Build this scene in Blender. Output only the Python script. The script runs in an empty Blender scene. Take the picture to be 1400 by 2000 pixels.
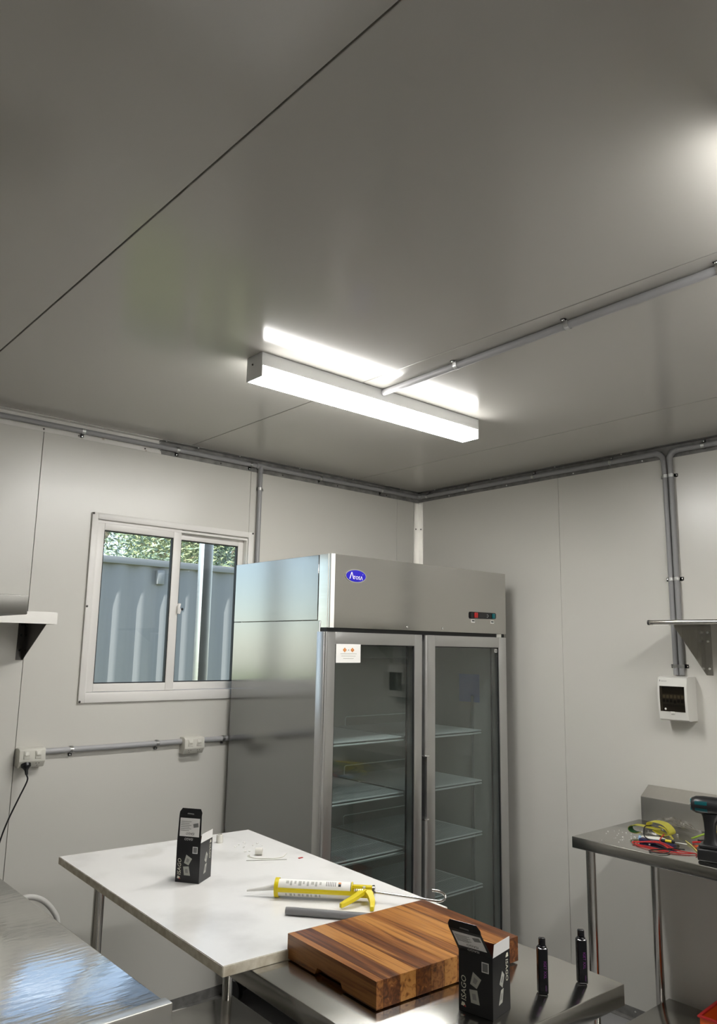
import bpy, bmesh, math, random
from mathutils import Matrix, Vector
random.seed(7)
sc = bpy.context.scene
COL = sc.collection
H = 1.66            # camera height above the floor
CEIL = 2.66
YB, XR = 3.467, 3.544     # inner faces of the window wall and the right wall
XL, YF = -1.6, -2.6       # left wall, wall behind the camera
PI = math.pi

# ---------------------------------------------------------------- camera
R = ((0.75172258, -0.65924859, 0.01744851),
     (0.12726963, 0.11905974, -0.98469651),
     (0.64708237, 0.74243927, 0.17340222))
cd = bpy.data.cameras.new('camera')
cam = bpy.data.objects.new('camera', cd)
COL.objects.link(cam)
rt, dn, fw = (Vector(r) for r in R)
up, bk = -dn, -fw
cam.matrix_world = Matrix(((rt.x, up.x, bk.x, 0), (rt.y, up.y, bk.y, 0), (rt.z, up.z, bk.z, H), (0, 0, 0, 1)))
cd.sensor_fit = 'VERTICAL'
cd.sensor_height = 24.0
cd.lens = 24.0 * 1502.06 / 2000.0
cd.clip_start = 0.02
cd.clip_end = 200
sc.camera = cam

# ---------------------------------------------------------------- world, sun, exposure
w = bpy.data.worlds.new('world')
sc.world = w
w.use_nodes = True
nt = w.node_tree
sky = nt.nodes.new('ShaderNodeTexSky')
sky.sky_type = 'NISHITA'
sky.sun_disc = False
sky.sun_elevation = math.radians(48)
sky.sun_rotation = math.radians(265)
sky.air_density = 1.0
sky.dust_density = 0.3
sky.ozone_density = 2.0
hz = nt.nodes.new('ShaderNodeHueSaturation')     # thin white overcast takes some of the blue out
hz.inputs['Saturation'].default_value = 0.62
nt.links.new(sky.outputs[0], hz.inputs['Color'])
nt.links.new(hz.outputs[0], nt.nodes['Background'].inputs[0])
nt.nodes['Background'].inputs[1].default_value = 0.23

sd = bpy.data.lights.new('sun', 'SUN')
sd.energy = 7.0
sd.angle = math.radians(0.5)
sd.color = (1.0, 0.96, 0.88)
sun = bpy.data.objects.new('sun', sd)
COL.objects.link(sun)
sun.rotation_euler = Vector((0.74, 0.066, -0.62)).to_track_quat('-Z', 'Y').to_euler()
sun.location = (-6, 2, 8)

sc.view_settings.view_transform = 'Standard'
sc.view_settings.look = 'None'
sc.view_settings.exposure = 0.82
sc.view_settings.gamma = 1.0
sc.view_settings.use_curve_mapping = False
LAMP_STRENGTH = 40.0      # underside of the diffuser; its narrow sides glow less
LAMP_COLOR = (1.0, 0.985, 0.95)
try:
    sc.cycles.max_bounces = 10
    sc.cycles.diffuse_bounces = 6
    sc.cycles.glossy_bounces = 6
    sc.cycles.transparent_max_bounces = 16
    sc.cycles.sample_clamp_indirect = 6.0
    sc.cycles.use_denoising = True
except Exception:
    pass

# ---------------------------------------------------------------- materials
def srgb(r, g, b):
    f = lambda c: (c / 255 / 12.92) if c / 255 <= 0.04045 else ((c / 255 + 0.055) / 1.055) ** 2.4
    return (f(r), f(g), f(b), 1.0)

def setin(n, name, v):
    if name in n.inputs:
        n.inputs[name].default_value = v

def mat(name, col, rough=0.5, metal=0.0, spec=0.5, coat=0.0, emit=None, estr=0.0, trans=0.0):
    m = bpy.data.materials.new(name)
    m.use_nodes = True
    b = m.node_tree.nodes['Principled BSDF']
    b.inputs['Base Color'].default_value = col if len(col) == 4 else (*col, 1)
    b.inputs['Roughness'].default_value = rough
    b.inputs['Metallic'].default_value = metal
    setin(b, 'Specular IOR Level', spec)
    if coat:
        setin(b, 'Coat Weight', coat)
        setin(b, 'Coat Roughness', 0.1)
    if trans:
        setin(b, 'Transmission Weight', trans)
    if emit:
        setin(b, 'Emission Color', (*emit, 1))
        setin(b, 'Emission Strength', estr)
    return m

def N(m, t, **kw):
    n = m.node_tree.nodes.new(t)
    for k, v in kw.items():
        setattr(n, k, v)
    return n

def L(m, a, b):
    m.node_tree.links.new(a, b)

def bsdf(m):
    return m.node_tree.nodes['Principled BSDF']

def noise(m, scale=(1, 1, 1), detail=3, sc_=5.0, coord='Object'):
    tc = N(m, 'ShaderNodeTexCoord')
    mp = N(m, 'ShaderNodeMapping')
    mp.inputs['Scale'].default_value = scale
    L(m, tc.outputs[coord], mp.inputs['Vector'])
    nz = N(m, 'ShaderNodeTexNoise')
    nz.inputs['Scale'].default_value = sc_
    nz.inputs['Detail'].default_value = detail
    L(m, mp.outputs[0], nz.inputs['Vector'])
    return nz, mp

def rough_noise(m, lo, hi, **kw):
    nz, _ = noise(m, **kw)
    mr = N(m, 'ShaderNodeMapRange')
    mr.inputs['From Min'].default_value = 0.3
    mr.inputs['From Max'].default_value = 0.7
    mr.inputs['To Min'].default_value = lo
    mr.inputs['To Max'].default_value = hi
    L(m, nz.outputs[0], mr.inputs[0])
    L(m, mr.outputs[0], bsdf(m).inputs['Roughness'])
    return nz

def bump(m, src, strength=0.1, dist=0.01):
    bp = N(m, 'ShaderNodeBump')
    bp.inputs['Strength'].default_value = strength
    bp.inputs['Distance'].default_value = dist
    L(m, src, bp.inputs['Height'])
    L(m, bp.outputs[0], bsdf(m).inputs['Normal'])
    return bp

def ramp(m, src, stops):
    r = N(m, 'ShaderNodeValToRGB')
    e = r.color_ramp.elements
    while len(e) > 1:
        e.remove(e[-1])
    e[0].position, e[0].color = stops[0]
    for p, c in stops[1:]:
        k = e.new(p)
        k.color = c
    L(m, src, r.inputs[0])
    return r

M = {}
def steel(name, col, lo, hi, stretch, bs=0.02, wav=0.0):
    m = mat(name, col, 0.25, 1.0)
    nz = rough_noise(m, lo, hi, scale=stretch, sc_=6, detail=4)
    if wav:
        nz2, _ = noise(m, sc_=3.0, detail=2)
        bump(m, nz2.outputs[0], bs, wav)
    else:
        bump(m, nz.outputs[0], bs, 0.002)
    M[name] = m
    return m

def ripple(name):
    m = M[name]
    nz, _ = noise(m, scale=(14, 60, 1), sc_=1.0, detail=3)
    old = bsdf(m).inputs['Normal'].links[0].from_node
    bp = N(m, 'ShaderNodeBump')
    bp.inputs['Strength'].default_value = 0.18
    bp.inputs['Distance'].default_value = 0.004
    L(m, nz.outputs[0], bp.inputs['Height'])
    L(m, old.outputs[0], bp.inputs['Normal'])
    L(m, bp.outputs[0], bsdf(m).inputs['Normal'])

def panel_mat(name, col, lo, hi):
    m = mat(name, col, (lo + hi) / 2, spec=0.65)
    nz, _ = noise(m, sc_=900, detail=1)
    bump(m, nz.outputs[0], 0.02, 0.0004)
    M[name] = m
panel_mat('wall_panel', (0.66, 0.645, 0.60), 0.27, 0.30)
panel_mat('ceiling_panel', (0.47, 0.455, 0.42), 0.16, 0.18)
M['joint'] = mat('joint', (0.05, 0.048, 0.042), 0.8)
m = M['floor'] = mat('floor', (0.30, 0.30, 0.305), 0.35)
nz = rough_noise(m, 0.3, 0.5, sc_=12)
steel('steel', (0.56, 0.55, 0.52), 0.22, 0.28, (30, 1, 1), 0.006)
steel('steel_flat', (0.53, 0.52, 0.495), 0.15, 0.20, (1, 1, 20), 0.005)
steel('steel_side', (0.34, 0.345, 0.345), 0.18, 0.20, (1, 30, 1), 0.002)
def brushed(name, axis, an):
    m = M[name]
    tg = N(m, 'ShaderNodeTangent', direction_type='RADIAL', axis=axis)
    setin(bsdf(m), 'Anisotropic', an)
    L(m, tg.outputs[0], bsdf(m).inputs['Tangent'])
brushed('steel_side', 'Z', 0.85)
steel('steel_wavy', (0.60, 0.60, 0.58), 0.07, 0.15, (3, 3, 3), 0.12, 0.02)
ripple('steel_wavy')
steel('splash_steel', (0.62, 0.60, 0.56), 0.38, 0.46, (1, 20, 1), 0.006)
steel('tube_steel', (0.60, 0.58, 0.55), 0.10, 0.18, (1, 1, 1), 0.0)
steel('aluminium', (0.68, 0.67, 0.64), 0.3, 0.4, (1, 1, 20), 0.006)
steel('door_alu', (0.58, 0.58, 0.575), 0.34, 0.40, (20, 20, 1), 0.004)
steel('zinc', (0.90, 0.90, 0.89), 0.30, 0.42, (20, 20, 20), 0.02)
steel('chrome', (0.85, 0.85, 0.85), 0.05, 0.1, (1, 1, 1), 0.0)
M['grey_steel'] = mat('grey_steel', (0.22, 0.215, 0.20), 0.4, 1.0)
M['dark_metal'] = mat('dark_metal', (0.10, 0.095, 0.09), 0.3, 1.0)
M['conduit'] = mat('conduit', (0.30, 0.30, 0.305), 0.35)
M['conduit_pale'] = mat('conduit_pale', (0.40, 0.40, 0.41), 0.4)
M['off_white'] = mat('off_white', (0.72, 0.71, 0.68), 0.35)
M['lamp_body'] = mat('lamp_body', (0.84, 0.85, 0.85), 0.4)
M['diffuser'] = mat('diffuser', (0.9, 0.9, 0.9), 0.5, emit=LAMP_COLOR, estr=LAMP_STRENGTH)
M['diffuser_side'] = mat('diffuser_side', (0.9, 0.9, 0.9), 0.5, emit=LAMP_COLOR, estr=LAMP_STRENGTH * 0.33)
M['window_frame'] = mat('window_frame', (0.80, 0.78, 0.75), 0.35)
M['rubber'] = mat('rubber', (0.012, 0.012, 0.012), 0.6)
M['black'] = mat('black', (0.012, 0.012, 0.013), 0.35)
M['black_gloss'] = mat('black_gloss', (0.006, 0.006, 0.008), 0.12)
M['black_card'] = mat('black_card', (0.010, 0.010, 0.012), 0.28)
M['white_card'] = mat('white_card', (0.80, 0.79, 0.78), 0.6)
M['pale_card'] = mat('pale_card', (0.42, 0.42, 0.38), 0.5)
M['grey_card'] = mat('grey_card', (0.20, 0.20, 0.20), 0.4)
M['brown_card'] = mat('brown_card', (0.22, 0.05, 0.03), 0.7)
M['ink'] = mat('ink', (0.02, 0.02, 0.02), 0.6)
M['ink_grey'] = mat('ink_grey', (0.25, 0.25, 0.24), 0.6)
M['ink_pale'] = mat('ink_pale', (0.75, 0.74, 0.62), 0.5)
M['red'] = mat('red', (0.45, 0.02, 0.02), 0.4)
M['orange'] = mat('orange', (0.75, 0.12, 0.015), 0.35)
M['sign_orange'] = mat('sign_orange', (0.62, 0.20, 0.02), 0.5)
M['purple_ink'] = mat('purple_ink', (0.22, 0.03, 0.26), 0.4)
M['purple_dim'] = mat('purple_dim', (0.06, 0.015, 0.075), 0.4)
M['blue_badge'] = mat('blue_badge', (0.015, 0.01, 0.32), 0.25)
M['socket'] = mat('socket', (0.66, 0.645, 0.58), 0.3)
M['socket_white'] = mat('socket_white', (0.74, 0.73, 0.69), 0.3)
M['breaker'] = mat('breaker', (0.72, 0.71, 0.67), 0.35)
M['module'] = mat('module', (0.10, 0.10, 0.095), 0.5)
M['liner'] = mat('liner', (0.42, 0.41, 0.38), 0.3, 0.0)
M['gasket'] = mat('gasket', (0.008, 0.008, 0.008), 0.7)
M['wire_white'] = mat('wire_white', (0.80, 0.82, 0.81), 0.35)
M['yellow'] = mat('yellow', (0.72, 0.58, 0.01), 0.35)
M['yellow_pale'] = mat('yellow_pale', (0.75, 0.70, 0.12), 0.5)
M['green'] = mat('green', (0.03, 0.16, 0.05), 0.5)
M['lime'] = mat('lime', (0.22, 0.35, 0.02), 0.5)
M['teal'] = mat('teal', (0.0, 0.13, 0.15), 0.35)
M['navy'] = mat('navy', (0.02, 0.02, 0.07), 0.4)
M['blue_pale'] = mat('blue_pale', (0.30, 0.50, 0.75), 0.4)
M['paper'] = mat('paper', (0.80, 0.79, 0.76), 0.6)
M['plastic_white'] = mat('plastic_white', (0.70, 0.685, 0.63), 0.4)
M['olive'] = mat('olive', (0.10, 0.085, 0.05), 0.5)
M['blue_dull'] = mat('blue_dull', (0.22, 0.25, 0.48), 0.3)

# clear glass: see-through with a mirror reflection that grows at grazing angles
def glass(name, tint, ior=1.5, boost=0.0):
    m = bpy.data.materials.new(name)
    m.use_nodes = True
    m.node_tree.nodes.remove(bsdf(m))
    out = m.node_tree.nodes['Material Output']
    tr = N(m, 'ShaderNodeBsdfTransparent')
    tr.inputs[0].default_value = tint
    gl = N(m, 'ShaderNodeBsdfGlossy')
    gl.inputs['Roughness'].default_value = 0.0
    fr = N(m, 'ShaderNodeFresnel')
    geo = N(m, 'ShaderNodeNewGeometry')       # same reflectance on both faces of the thin pane
    io = N(m, 'ShaderNodeMath', operation='MULTIPLY_ADD')
    io.inputs[1].default_value = 1.0 / ior - ior
    io.inputs[2].default_value = ior
    L(m, geo.outputs['Backfacing'], io.inputs[0])
    L(m, io.outputs[0], fr.inputs[0])
    ad = N(m, 'ShaderNodeMath', operation='ADD')
    ad.inputs[1].default_value = boost
    L(m, fr.outputs[0], ad.inputs[0])
    mx = N(m, 'ShaderNodeMixShader')
    L(m, ad.outputs[0], mx.inputs[0])
    L(m, tr.outputs[0], mx.inputs[1])
    L(m, gl.outputs[0], mx.inputs[2])
    L(m, mx.outputs[0], out.inputs['Surface'])
    M[name] = m
glass('window_glass', (0.92, 0.96, 0.97, 1))
glass('fridge_glass', (0.90, 0.91, 0.90, 1), 1.5, 0.015)
glass('smoked', (0.52, 0.48, 0.42, 1), 1.5)
glass('bag_film', (0.93, 0.92, 0.90, 1), 1.5, 0.04)

# white stone slab with faint grey clouding
m = M['marble'] = mat('marble', (0.8, 0.8, 0.78), 0.22)
nz, _ = noise(m, sc_=4, detail=6)
r = ramp(m, nz.outputs[0], [(0.30, (0.70, 0.69, 0.67, 1)), (0.48, (0.83, 0.82, 0.80, 1)), (0.62, (0.84, 0.83, 0.81, 1)), (0.72, (0.74, 0.73, 0.70, 1))])
L(m, r.outputs[0], bsdf(m).inputs['Base Color'])
m = M['marble_edge'] = mat('marble_edge', (0.5, 0.44, 0.33), 0.6)
nz, _ = noise(m, sc_=40, detail=5)
r = ramp(m, nz.outputs[0], [(0.3, (0.56, 0.49, 0.37, 1)), (0.7, (0.80, 0.75, 0.63, 1))])
L(m, r.outputs[0], bsdf(m).inputs['Base Color'])
bump(m, nz.outputs[0], 0.4, 0.002)

# acacia staves
def wood(name, stops):
    m = mat(name, (0.3, 0.12, 0.03), 0.3)
    tc = N(m, 'ShaderNodeTexCoord')
    oi = N(m, 'ShaderNodeObjectInfo')
    ml = N(m, 'ShaderNodeMath', operation='MULTIPLY')
    ml.inputs[1].default_value = 37.0
    L(m, oi.outputs['Random'], ml.inputs[0])
    ad = N(m, 'ShaderNodeVectorMath', operation='ADD')
    L(m, tc.outputs['Object'], ad.inputs[0])
    L(m, ml.outputs[0], ad.inputs[1])
    mp = N(m, 'ShaderNodeMapping')
    mp.inputs['Scale'].default_value = (70, 3.0, 70)
    L(m, ad.outputs[0], mp.inputs['Vector'])
    nz = N(m, 'ShaderNodeTexNoise')
    nz.inputs['Scale'].default_value = 1.0
    nz.inputs['Detail'].default_value = 6
    nz.inputs['Distortion'].default_value = 1.1
    L(m, mp.outputs[0], nz.inputs['Vector'])
    r = ramp(m, nz.outputs[0], stops)
    L(m, r.outputs[0], bsdf(m).inputs['Base Color'])
    bump(m, nz.outputs[0], 0.08, 0.001)
    M[name] = m
wood('wood_gold', [(0.26, (0.09, 0.028, 0.008, 1)), (0.38, (0.30, 0.115, 0.026, 1)), (0.5, (0.47, 0.21, 0.052, 1)), (0.66, (0.50, 0.235, 0.065, 1)), (0.8, (0.30, 0.11, 0.025, 1))])
wood('wood_mid', [(0.3, (0.07, 0.022, 0.007, 1)), (0.45, (0.24, 0.085, 0.020, 1)), (0.6, (0.38, 0.155, 0.038, 1)), (0.75, (0.22, 0.075, 0.018, 1))])
wood('wood_dark', [(0.3, (0.04, 0.012, 0.005, 1)), (0.48, (0.12, 0.038, 0.012, 1)), (0.62, (0.22, 0.078, 0.02, 1)), (0.74, (0.42, 0.19, 0.055, 1))])

# ceiling/wall angle trim: factory-white coating left of the joint, bare galvanised to the right
m = M['trim_angle'] = mat('trim_angle', (0.5, 0.5, 0.5), 0.4)
tc = N(m, 'ShaderNodeTexCoord')
sp = N(m, 'ShaderNodeSeparateXYZ')
L(m, tc.outputs['Object'], sp.inputs[0])
nz = N(m, 'ShaderNodeTexNoise')
nz.inputs['Scale'].default_value = 22
nz.inputs['Detail'].default_value = 5
L(m, tc.outputs['Object'], nz.inputs['Vector'])
ma = N(m, 'ShaderNodeMath', operation='MULTIPLY_ADD')
ma.inputs[1].default_value = 0.12
L(m, nz.outputs[0], ma.inputs[0])
L(m, sp.outputs[0], ma.inputs[2])
gt = N(m, 'ShaderNodeMath', operation='LESS_THAN')
gt.inputs[1].default_value = 1.76
L(m, ma.outputs[0], gt.inputs[0])
# a worn patch just left of the end of the coating
r1 = ramp(m, nz.outputs[0], [(0.35, (0.16, 0.155, 0.15, 1)), (0.65, (0.28, 0.275, 0.26, 1))])
r2 = ramp(m, nz.outputs[0], [(0.27, (0.30, 0.22, 0.14, 1)), (0.36, (0.74, 0.72, 0.68, 1)), (1.0, (0.80, 0.79, 0.76, 1))])
mx = N(m, 'ShaderNodeMix', data_type='RGBA')
L(m, gt.outputs[0], mx.inputs['Factor'])
L(m, r1.outputs[0], mx.inputs['A'])
L(m, r2.outputs[0], mx.inputs['B'])
L(m, mx.outputs['Result'], bsdf(m).inputs['Base Color'])
m = M['galv'] = mat('galv', (0.20, 0.195, 0.185), 0.45, 0.0)
nz, _ = noise(m, sc_=30, detail=5)
r = ramp(m, nz.outputs[0], [(0.30, (0.15, 0.145, 0.14, 1)), (0.7, (0.24, 0.235, 0.225, 1))])
L(m, r.outputs[0], bsdf(m).inputs['Base Color'])

# outdoors
M['container'] = mat('container', (0.28, 0.28, 0.285), 0.5)
M['grass'] = mat('grass', (0.16, 0.18, 0.06), 0.9)
M['bark'] = mat('bark', (0.36, 0.29, 0.22), 0.9)
for k, c in enumerate([(0.24, 0.31, 0.21), (0.11, 0.18, 0.12), (0.30, 0.34, 0.17), (0.20, 0.24, 0.18)]):
    m = M['leaf%d' % k] = mat('leaf%d' % k, c, 0.7)
    setin(bsdf(m), 'Subsurface Weight', 0.0)
M['speck'] = mat('speck', (0.85, 0.85, 0.83), 0.6)

# ---------------------------------------------------------------- mesh helpers
def box(bm, x0, x1, y0, y1, z0, z1, bev=0.0, seg=2):
    r = bmesh.ops.create_cube(bm, size=1.0)
    vs = r['verts']
    for v in vs:
        v.co = Vector(((x0 + x1) / 2 + v.co.x * (x1 - x0), (y0 + y1) / 2 + v.co.y * (y1 - y0), (z0 + z1) / 2 + v.co.z * (z1 - z0)))
    if bev:
        es = list({e for v in vs for e in v.link_edges})
        bmesh.ops.bevel(bm, geom=es, offset=bev, segments=seg, affect='EDGES', profile=0.5)
    return bm

def BOX(*a, **k):
    return box(bmesh.new(), *a, **k)

def prism(bm, poly, axis, a, b, bev=0.0):
    def P(p, t):
        return {'x': (t, p[0], p[1]), 'y': (p[0], t, p[1]), 'z': (p[0], p[1], t)}[axis]
    va = [bm.verts.new(P(p, a)) for p in poly]
    vb = [bm.verts.new(P(p, b)) for p in poly]
    n = len(poly)
    fs = [bm.faces.new(va[::-1]), bm.faces.new(vb)]
    for i in range(n):
        fs.append(bm.faces.new((va[i], va[(i + 1) % n], vb[(i + 1) % n], vb[i])))
    bmesh.ops.recalc_face_normals(bm, faces=fs)
    if bev:
        es = list({e for f in fs for e in f.edges})
        bmesh.ops.bevel(bm, geom=es, offset=bev, segments=2, affect='EDGES', profile=0.5)
    return bm

def PRISM(*a, **k):
    return prism(bmesh.new(), *a, **k)

def tube(bm, pts, r, seg=10, caps=True, closed=False):
    pts = [Vector(p) for p in pts]
    n = len(pts)
    rs = r if isinstance(r, (list, tuple)) else [r] * n
    rings = []
    ref = None
    for i, p in enumerate(pts):
        if closed:
            t = (pts[(i + 1) % n] - pts[i - 1]).normalized()
        elif i == 0:
            t = (pts[1] - p).normalized()
        elif i == n - 1:
            t = (p - pts[i - 1]).normalized()
        else:
            t = ((pts[i + 1] - p).normalized() + (p - pts[i - 1]).normalized()).normalized()
        if ref is None:
            ref = Vector((0, 0, 1)) if abs(t.z) < 0.9 else Vector((1, 0, 0))
        u = (ref - t * ref.dot(t))
        if u.length < 1e-5:
            u = t.orthogonal()
        u.normalize()
        ref = u
        v = t.cross(u)
        rings.append([bm.verts.new(p + (u * math.cos(2 * PI * k / seg) + v * math.sin(2 * PI * k / seg)) * rs[i]) for k in range(seg)])
    m_ = n if closed else n - 1
    for i in range(m_):
        a, b = rings[i], rings[(i + 1) % n]
        for k in range(seg):
            f = bm.faces.new((a[k], a[(k + 1) % seg], b[(k + 1) % seg], b[k]))
            f.smooth = True
    if caps and not closed:
        bm.faces.new(rings[0][::-1])
        bm.faces.new(rings[-1])
    return bm

def TUBE(*a, **k):
    return tube(bmesh.new(), *a, **k)

def arc(c, r, a0, a1, n, plane='xy', z=0.0):
    out = []
    for i in range(n + 1):
        a = a0 + (a1 - a0) * i / n
        p, q = c[0] + r * math.cos(a), c[1] + r * math.sin(a)
        out.append({'xy': (p, q, z), 'yz': (z, p, q), 'xz': (p, z, q)}[plane])
    return out

def smooth_pts(pts, n=6):
    """Catmull-Rom through pts."""
    P = [Vector(p) for p in pts]
    P = [P[0] * 2 - P[1]] + P + [P[-1] * 2 - P[-2]]
    out = []
    for i in range(1, len(P) - 2):
        for k in range(n):
            t = k / n
            a, b, c, d = P[i - 1], P[i], P[i + 1], P[i + 2]
            out.append(0.5 * ((2 * b) + (c - a) * t + (2 * a - 5 * b + 4 * c - d) * t * t + (3 * b - a - 3 * c + d) * t ** 3))
    out.append(P[-2])
    return out

def lathe(bm, prof, origin=(0, 0, 0), axis=(0, 0, 1), seg=16):
    o, ax = Vector(origin), Vector(axis).normalized()
    u = ax.orthogonal().normalized()
    v = ax.cross(u)
    rings = []
    for r, h in prof:
        rings.append([bm.verts.new(o + ax * h + (u * math.cos(2 * PI * k / seg) + v * math.sin(2 * PI * k / seg)) * max(r, 1e-5)) for k in range(seg)])
    for a, b in zip(rings, rings[1:]):
        for k in range(seg):
            f = bm.faces.new((a[k], a[(k + 1) % seg], b[(k + 1) % seg], b[k]))
            f.smooth = True
    bm.faces.new(rings[0][::-1])
    bm.faces.new(rings[-1])
    return bm

def LATHE(*a, **k):
    return lathe(bmesh.new(), *a, **k)

def quad(bm, pts):
    return bm.faces.new([bm.verts.new(Vector(p)) for p in pts])

def slab(bm, pts, t):
    """A thin sheet of thickness t from a planar outline (extruded along its normal, both ways)."""
    P = [Vector(p) for p in pts]
    n = (P[1] - P[0]).cross(P[2] - P[0]).normalized() * (t / 2)
    a = [bm.verts.new(p - n) for p in P]
    b = [bm.verts.new(p + n) for p in P]
    k = len(P)
    bm.faces.new(a[::-1])
    bm.faces.new(b)
    for i in range(k):
        bm.faces.new((a[i], a[(i + 1) % k], b[(i + 1) % k], b[i]))
    return bm

def SLAB(*a):
    return slab(bmesh.new(), *a)

def obj(name, bm, m, parent=None, world=False, label=None, kind=None):
    """Link a bmesh as ONE mesh object; world=True when authored in world coordinates."""
    if world and parent is not None:
        bm.transform(world_of(parent).inverted())
    me = bpy.data.meshes.new(name)
    bmesh.ops.recalc_face_normals(bm, faces=bm.faces[:])
    bm.to_mesh(me)
    bm.free()
    me.set_sharp_from_angle(angle=math.radians(38))
    o = bpy.data.objects.new(name, me)
    me.materials.append(M[m] if isinstance(m, str) else m)
    COL.objects.link(o)
    if parent is not None:
        o.parent = parent
    if label:
        o['label'] = label
    if kind:
        o['kind'] = kind
    return o

def world_of(o):
    mtx = Matrix.LocRotScale(o.location, o.rotation_euler, o.scale)
    return world_of(o.parent) @ mtx if o.parent else mtx

def tag(o, label, cat, group=None):
    o['label'] = label
    o['category'] = cat
    if group:
        o['group'] = group
    return o

def thing(name, label, cat, loc=(0, 0, 0), rotz=0.0, group=None):
    o = bpy.data.objects.new(name, None)
    o.empty_display_size = 0.05
    COL.objects.link(o)
    o.location = loc
    o.rotation_euler = (0, 0, rotz)
    return tag(o, label, cat, group)

def struct(name, loc=(0, 0, 0)):
    o = bpy.data.objects.new(name, None)
    o.empty_display_size = 0.05
    COL.objects.link(o)
    o.location = loc
    o['kind'] = 'structure'
    return o

def text(name, body, size, m, parent, mtx, shear=0.0, extrude=0.0, align='LEFT', label=None):
    """Flat lettering; mtx places its x (reading direction) / y (up) / z (outward) frame in the parent's coordinates."""
    cu = bpy.data.curves.new(name, 'FONT')
    cu.body = body
    cu.size = size
    cu.shear = shear
    cu.extrude = extrude
    cu.align_x = align
    cu.resolution_u = 2
    tmp = bpy.data.objects.new(name + '_tmp', cu)
    me = bpy.data.meshes.new_from_object(tmp)
    bpy.data.objects.remove(tmp)
    bpy.data.curves.remove(cu)
    me.transform(mtx)
    me.name = name
    me.materials.clear()
    me.materials.append(M[m])
    o = bpy.data.objects.new(name, me)
    COL.objects.link(o)
    o.parent = parent
    if label:
        o['label'] = label
    return o

def frame(origin, x, y):
    x, y = Vector(x).normalized(), Vector(y).normalized()
    z = x.cross(y).normalized()
    y = z.cross(x)
    m_ = Matrix((x, y, z)).transposed().to_4x4()
    m_.translation = Vector(origin)
    return m_

def Z(c):
    """height above the floor of a level given relative to the camera"""
    return c + H

def screw(bm, p, n, r=0.004):
    lathe(bm, [(r, 0), (r, 0.001), (r * 0.7, 0.003), (r * 0.2, 0.0036)], p, n, 8)
    return bm

# ================================================================ SETTING
o = obj('floor', BOX(XL - 0.1, XR + 0.1, YF - 0.1, YB + 0.1, -0.12, 0.0), 'floor')
o['kind'] = 'structure'

# ceiling: sandwich panels running along y, thin recessed joints between them
ceil = struct('ceiling', (0, 0, CEIL))
jx = [XL - 0.1, -0.395, 0.728, 1.857, 2.978, XR + 0.1]
for a, b in zip(jx, jx[1:]):
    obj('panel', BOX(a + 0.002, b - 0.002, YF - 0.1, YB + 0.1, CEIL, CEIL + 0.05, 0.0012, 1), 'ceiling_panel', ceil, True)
obj('backing', BOX(XL - 0.1, XR + 0.1, YF - 0.1, YB + 0.1, CEIL + 0.051, CEIL + 0.075), 'joint', ceil, True)

# window wall
WX0, WX1, WZ0, WZ1 = 1.405, 2.245, Z(-0.235), Z(0.565)
wb = struct('wall_back', (0, YB, 0))
def wall_b(a, b, z0=0.0, z1=CEIL):
    return BOX(a, b, YB, YB + 0.05, z0, z1, 0.0012, 1)
for a, b in ((XL - 0.1, -1.087), (-1.087, 0.023), (0.023, 1.133)):
    obj('panel', wall_b(a + 0.0012, b - 0.0012), 'wall_panel', wb, True)
bm = bmesh.new()                                   # the panel with the window cut into it
prism(bm, [(1.1342, 0), (2.2408, 0), (2.2408, WZ0), (WX0, WZ0), (WX0, WZ1), (2.2408, WZ1), (2.2408, CEIL), (1.1342, CEIL)], 'y', YB, YB + 0.05)
obj('panel', bm, 'wall_panel', wb, True)
bm = bmesh.new()
prism(bm, [(2.2432, 0), (3.345, 0), (3.345, CEIL), (2.2432, CEIL), (2.2432, WZ1), (WX1, WZ1), (WX1, WZ0), (2.2432, WZ0)], 'y', YB, YB + 0.05)
obj('panel', bm, 'wall_panel', wb, True)
obj('panel', wall_b(3.3475, XR + 0.1), 'wall_panel', wb, True)
bm = bmesh.new()
for a, b, c, d in ((XL - 0.1, WX0, 0, CEIL), (WX1, XR + 0.1, 0, CEIL), (WX0, WX1, 0, WZ0), (WX0, WX1, WZ1, CEIL)):
    box(bm, a, b, YB + 0.051, YB + 0.07, c, d)
obj('backing', bm, 'joint', wb, True)

# right wall
wr = struct('wall_right', (XR, 0, 0))
jy = [YF - 0.1, -2.04, -0.93, 0.18, 1.29, 2.40, YB + 0.1]
for a, b in zip(jy, jy[1:]):
    obj('panel', BOX(XR, XR + 0.05, a + 0.0007, b - 0.0007, 0, CEIL, 0.0008, 1), 'wall_panel', wr, True)
obj('backing', BOX(XR + 0.051, XR + 0.07, YF - 0.1, YB + 0.1, 0, CEIL), 'joint', wr, True)
o = obj('wall_left', BOX(XL - 0.06, XL, YF - 0.1, YB + 0.1, 0, CEIL), 'wall_panel'); o['kind'] = 'structure'
o = obj('wall_front', BOX(XL - 0.1, XR + 0.1, YF - 0.06, YF, 0, CEIL), 'wall_panel'); o['kind'] = 'structure'

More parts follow.
